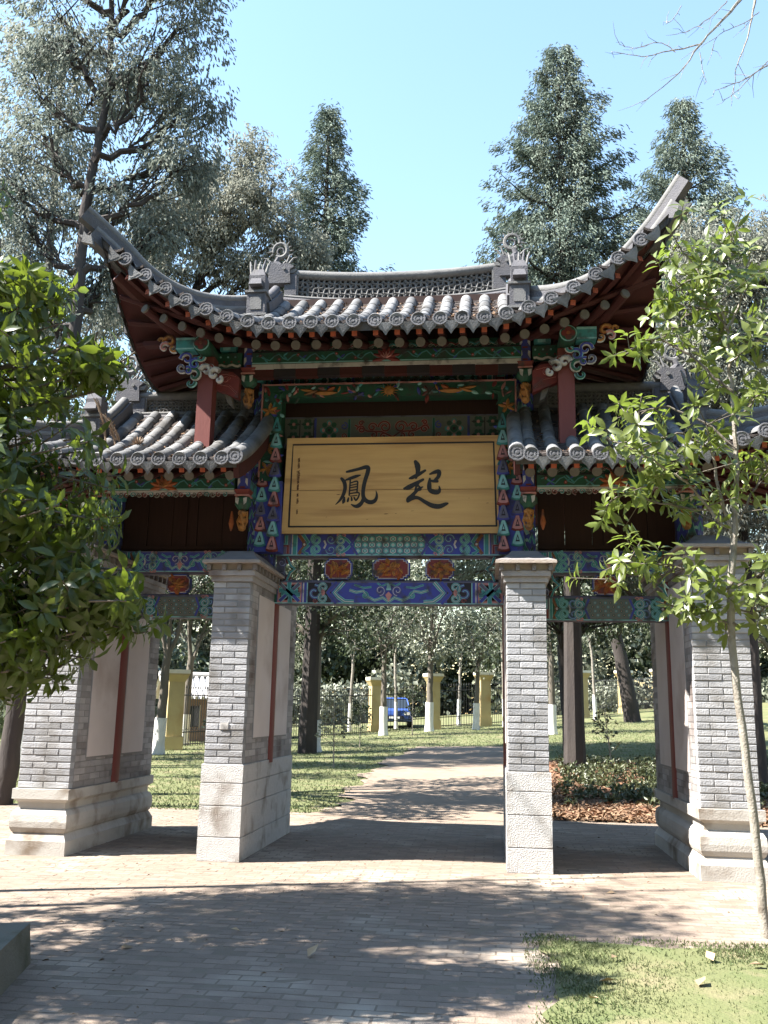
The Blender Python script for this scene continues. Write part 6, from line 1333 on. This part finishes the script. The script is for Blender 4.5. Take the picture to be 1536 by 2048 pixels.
# right: slim young tree with a pale stem
yt = thing('young_tree', 'slim young tree with a pale stem and glossy leaves before the right pier', 'tree', (3.2, -2.42, 0)); org = np.array([3.2, -2.42, 0]); b = MB(); wh = []
W2 = lambda px, py, dy=0: np.array([3.10+(px-1455)*.0039*(1+dy*.1), -2.44+dy, 3.01+(1060-py)*.00415])-org
stem = [(0, 0, -.05), (-.03, 0, .7), (-.07, 0, 1.32), (-.12, 0, 2.3), tuple(W2(1466, 1075))]
limb(b, stem, .036, .027, 'bark_pale', 10, .003)
BR = [([(1466, 1075), (1445, 1000), (1430, 890), (1425, 850)], .02, .0), ([(1466, 1075), (1478, 960), (1482, 850), (1480, 740), (1478, 640), (1450, 560), (1410, 490), (1385, 455)], .024, .05), ([(1460, 1065), (1420, 1020), (1380, 975), (1330, 940), (1270, 905), (1205, 880)], .014, -.15),
      ([(1462, 1150), (1430, 1180), (1390, 1140), (1330, 1130), (1250, 1125)], .012, -.1), ([(1480, 780), (1440, 740), (1400, 700), (1330, 660), (1270, 690)], .012, .1), ([(1478, 650), (1510, 590), (1530, 520), (1545, 460)], .014, .15), ([(1482, 850), (1525, 800), (1570, 760)], .012, -.1), ([(1480, 900), (1420, 840), (1340, 800), (1280, 830)], .011, .2), ([(1430, 900), (1370, 870), (1320, 880), (1250, 840)], .010, -.2),
      ([(1470, 1050), (1500, 1000), (1540, 940), (1590, 900)], .012, .1), ([(1462, 1170), (1500, 1150), (1550, 1120)], .012, -.1), ([(1460, 1240), (1420, 1230), (1370, 1210), (1310, 1195)], .010, .1), ([(1430, 530), (1380, 560), (1330, 590)], .010, -.1), ([(1480, 720), (1520, 690), (1570, 660)], .010, 0), ([(1420, 1020), (1340, 1010), (1260, 985), (1215, 1010)], .010, .05), ([(1330, 1130), (1260, 1110), (1210, 1160)], .008, .1), ([(1478, 640), (1440, 600), (1400, 610), (1350, 650)], .009, .2), ([(1450, 560), (1490, 490), (1500, 440)], .009, 0), ([(1460, 1210), (1500, 1215), (1540, 1190)], .009, .1)]
for pts, r0, dy in BR:
    Q = [W2(px, py, dy*(i/len(pts))) for i, (px, py) in enumerate(pts)]; pp = limb(b, [tuple(q) for q in Q], r0, .006, 'bark_pale' if r0 > .013 else 'bark', 6, .006)
    n = len(pp)
    for i in range(n):
        f = i/(n-1)
        if r0 > .015 and f < .55: continue
        for j in range(2 if f > .55 and RNG.random() < .6 else 1):
            if RNG.random() < .2: continue
            if f < .15: continue
            off = np.array([RNG.normal(0, .12), RNG.normal(0, .16), RNG.normal(.02, .10)]); e = pp[i]+off; d = pp[min(i+1, n-1)]-pp[max(i-1, 0)]; ax = off*2+d*.6+np.array([0, -.05, .1]); wh.append((e, ax)); b.tube([tuple(pp[i]), tuple(e)], [.005, .003], 'bark', 4, False)
b.build('stem', yt, smooth=True); whorl_tree(yt, wh, 'young_leaf', .13, 8, .28)

# bare twigs at the upper right: a leafless tree standing just outside the frame
bt = thing('bare_tree', 'leafless tree whose thin pale twigs reach into the sky at the upper right', 'tree', (6.6, -.2, 0)); org = np.array([6.6, -.2, 0]); b = MB()
limb(b, [(0, 0, -.1), (.05, 0, 3), (0, 0, 6.5), (-.2, .05, 10.5), (-.2, 0, 13)], .15, .04, 'bark_pale', 10)
W3 = lambda px, py, d=0: np.array([4.07+(px-1480)*.00475, -.5+d, 9.5-py*.0066])-org
def twig(pts, r0, d=0., r1=.003):
    pp = limb(b, [tuple(W3(px, py, d)) for px, py in pts], r0, r1, 'bark_pale', 5, .004, 5)
    for i in range(3, len(pp), 2):
        v = pp[i]-pp[i-1]; e = pp[i]+v*RNG.uniform(1, 2.5)+RNG.normal(0, .09, 3); b.tube([tuple(pp[i]), tuple((pp[i]+e)/2+RNG.normal(0, .02, 3)), tuple(e)], [.004, .003, .0015], 'bark_pale', 4, False)
limb(b, [(-.1, 0, 8.4), tuple(W3(1640, -90)), tuple(W3(1480, 0))], .05, .02, 'bark_pale', 6)
twig([(1480, 0), (1440, 35), (1390, 75), (1330, 135), (1240, 190)], .020); twig([(1390, 75), (1310, 85), (1250, 92), (1180, 80)], .010, .05); twig([(1330, 82), (1290, 60), (1240, 70), (1200, 60)], .006, .1); twig([(1386, 85), (1390, 120), (1398, 145)], .006, .1)
limb(b, [(-.12, 0, 8.8), tuple(W3(1600, -80, .3)), tuple(W3(1530, -20, .3))], .035, .014, 'bark_pale', 6)
twig([(1530, -20), (1510, 40), (1480, 100), (1470, 150)], .012, .3); twig([(1600, 90), (1536, 110), (1480, 135), (1420, 150)], .012, .2); twig([(1600, 60), (1540, 100), (1470, 150), (1440, 165)], .008, .25); twig([(1536, 0), (1500, 20), (1440, 40), (1420, 70)], .006, .2); twig([(1460, -20), (1420, 10), (1380, 30), (1340, 40)], .007, .15); twig([(1350, -10), (1330, 15), (1310, 25)], .005, .1)
b.build('trunk', bt, smooth=True)
# tall slim trees left of the frame whose trunks lay long thin shadows across the paving
for x, y, h, lab in ((-4.75, -2.57, 10.2, 'tall slim bare trunked tree left of the frame, the nearer of two'), (-5.4, -3.5, 10.9, 'tall slim bare trunked tree left of the frame, the further of two')):
    t = thing('slim_tree', lab, 'tree', (x, y, 0), 'slim trees left of the frame'); b = MB(); limb(b, [(0, 0, -.1), (-.15, 0, h*.35), (-.1, .05, h*.7), (-.35, 0, h)], .075, .02, 'bark', 8, .01)
    for k in range(9):
        z = h*(.55+.05*k); a = k*2.4; e = np.array([math.cos(a)*.5, math.sin(a)*.7, .5]); limb(b, [(-.2, 0, z), tuple(np.array([-.2, 0, z])+e*.6), tuple(np.array([-.2, 0, z])+e)], .018, .005, 'bark', 5)
    b.build('trunk', t, smooth=True)

# unseen foliage mass added round the court on three sides to cut sky light
n = 1900; side = RNG.integers(0, 4, n); u = RNG.random(n)
cx_ = np.where(side < 2, RNG.uniform(-18, 22, n), np.where(side == 2, RNG.uniform(-19, -14.5, n), RNG.uniform(11, 16, n)))
cy_ = np.where(side < 2, RNG.uniform(-24, -17, n), np.where(side == 2, RNG.uniform(-18, -1, n), RNG.uniform(-18, 1, n))); cz_ = np.where(side == 2, 8, 13)*u+.4
P = np.repeat(np.stack([cx_, cy_, cz_], 1), 24, 0); n = len(P)
leaf_obj('sky_blocking_wood', P+RNG.normal(size=(n, 3))*.7, rvec(n)+np.array([0, 0, -.3]), rvec(n), RNG.uniform(.35, .6, n), RNG.uniform(.2, .34, n), 'far_leaf')
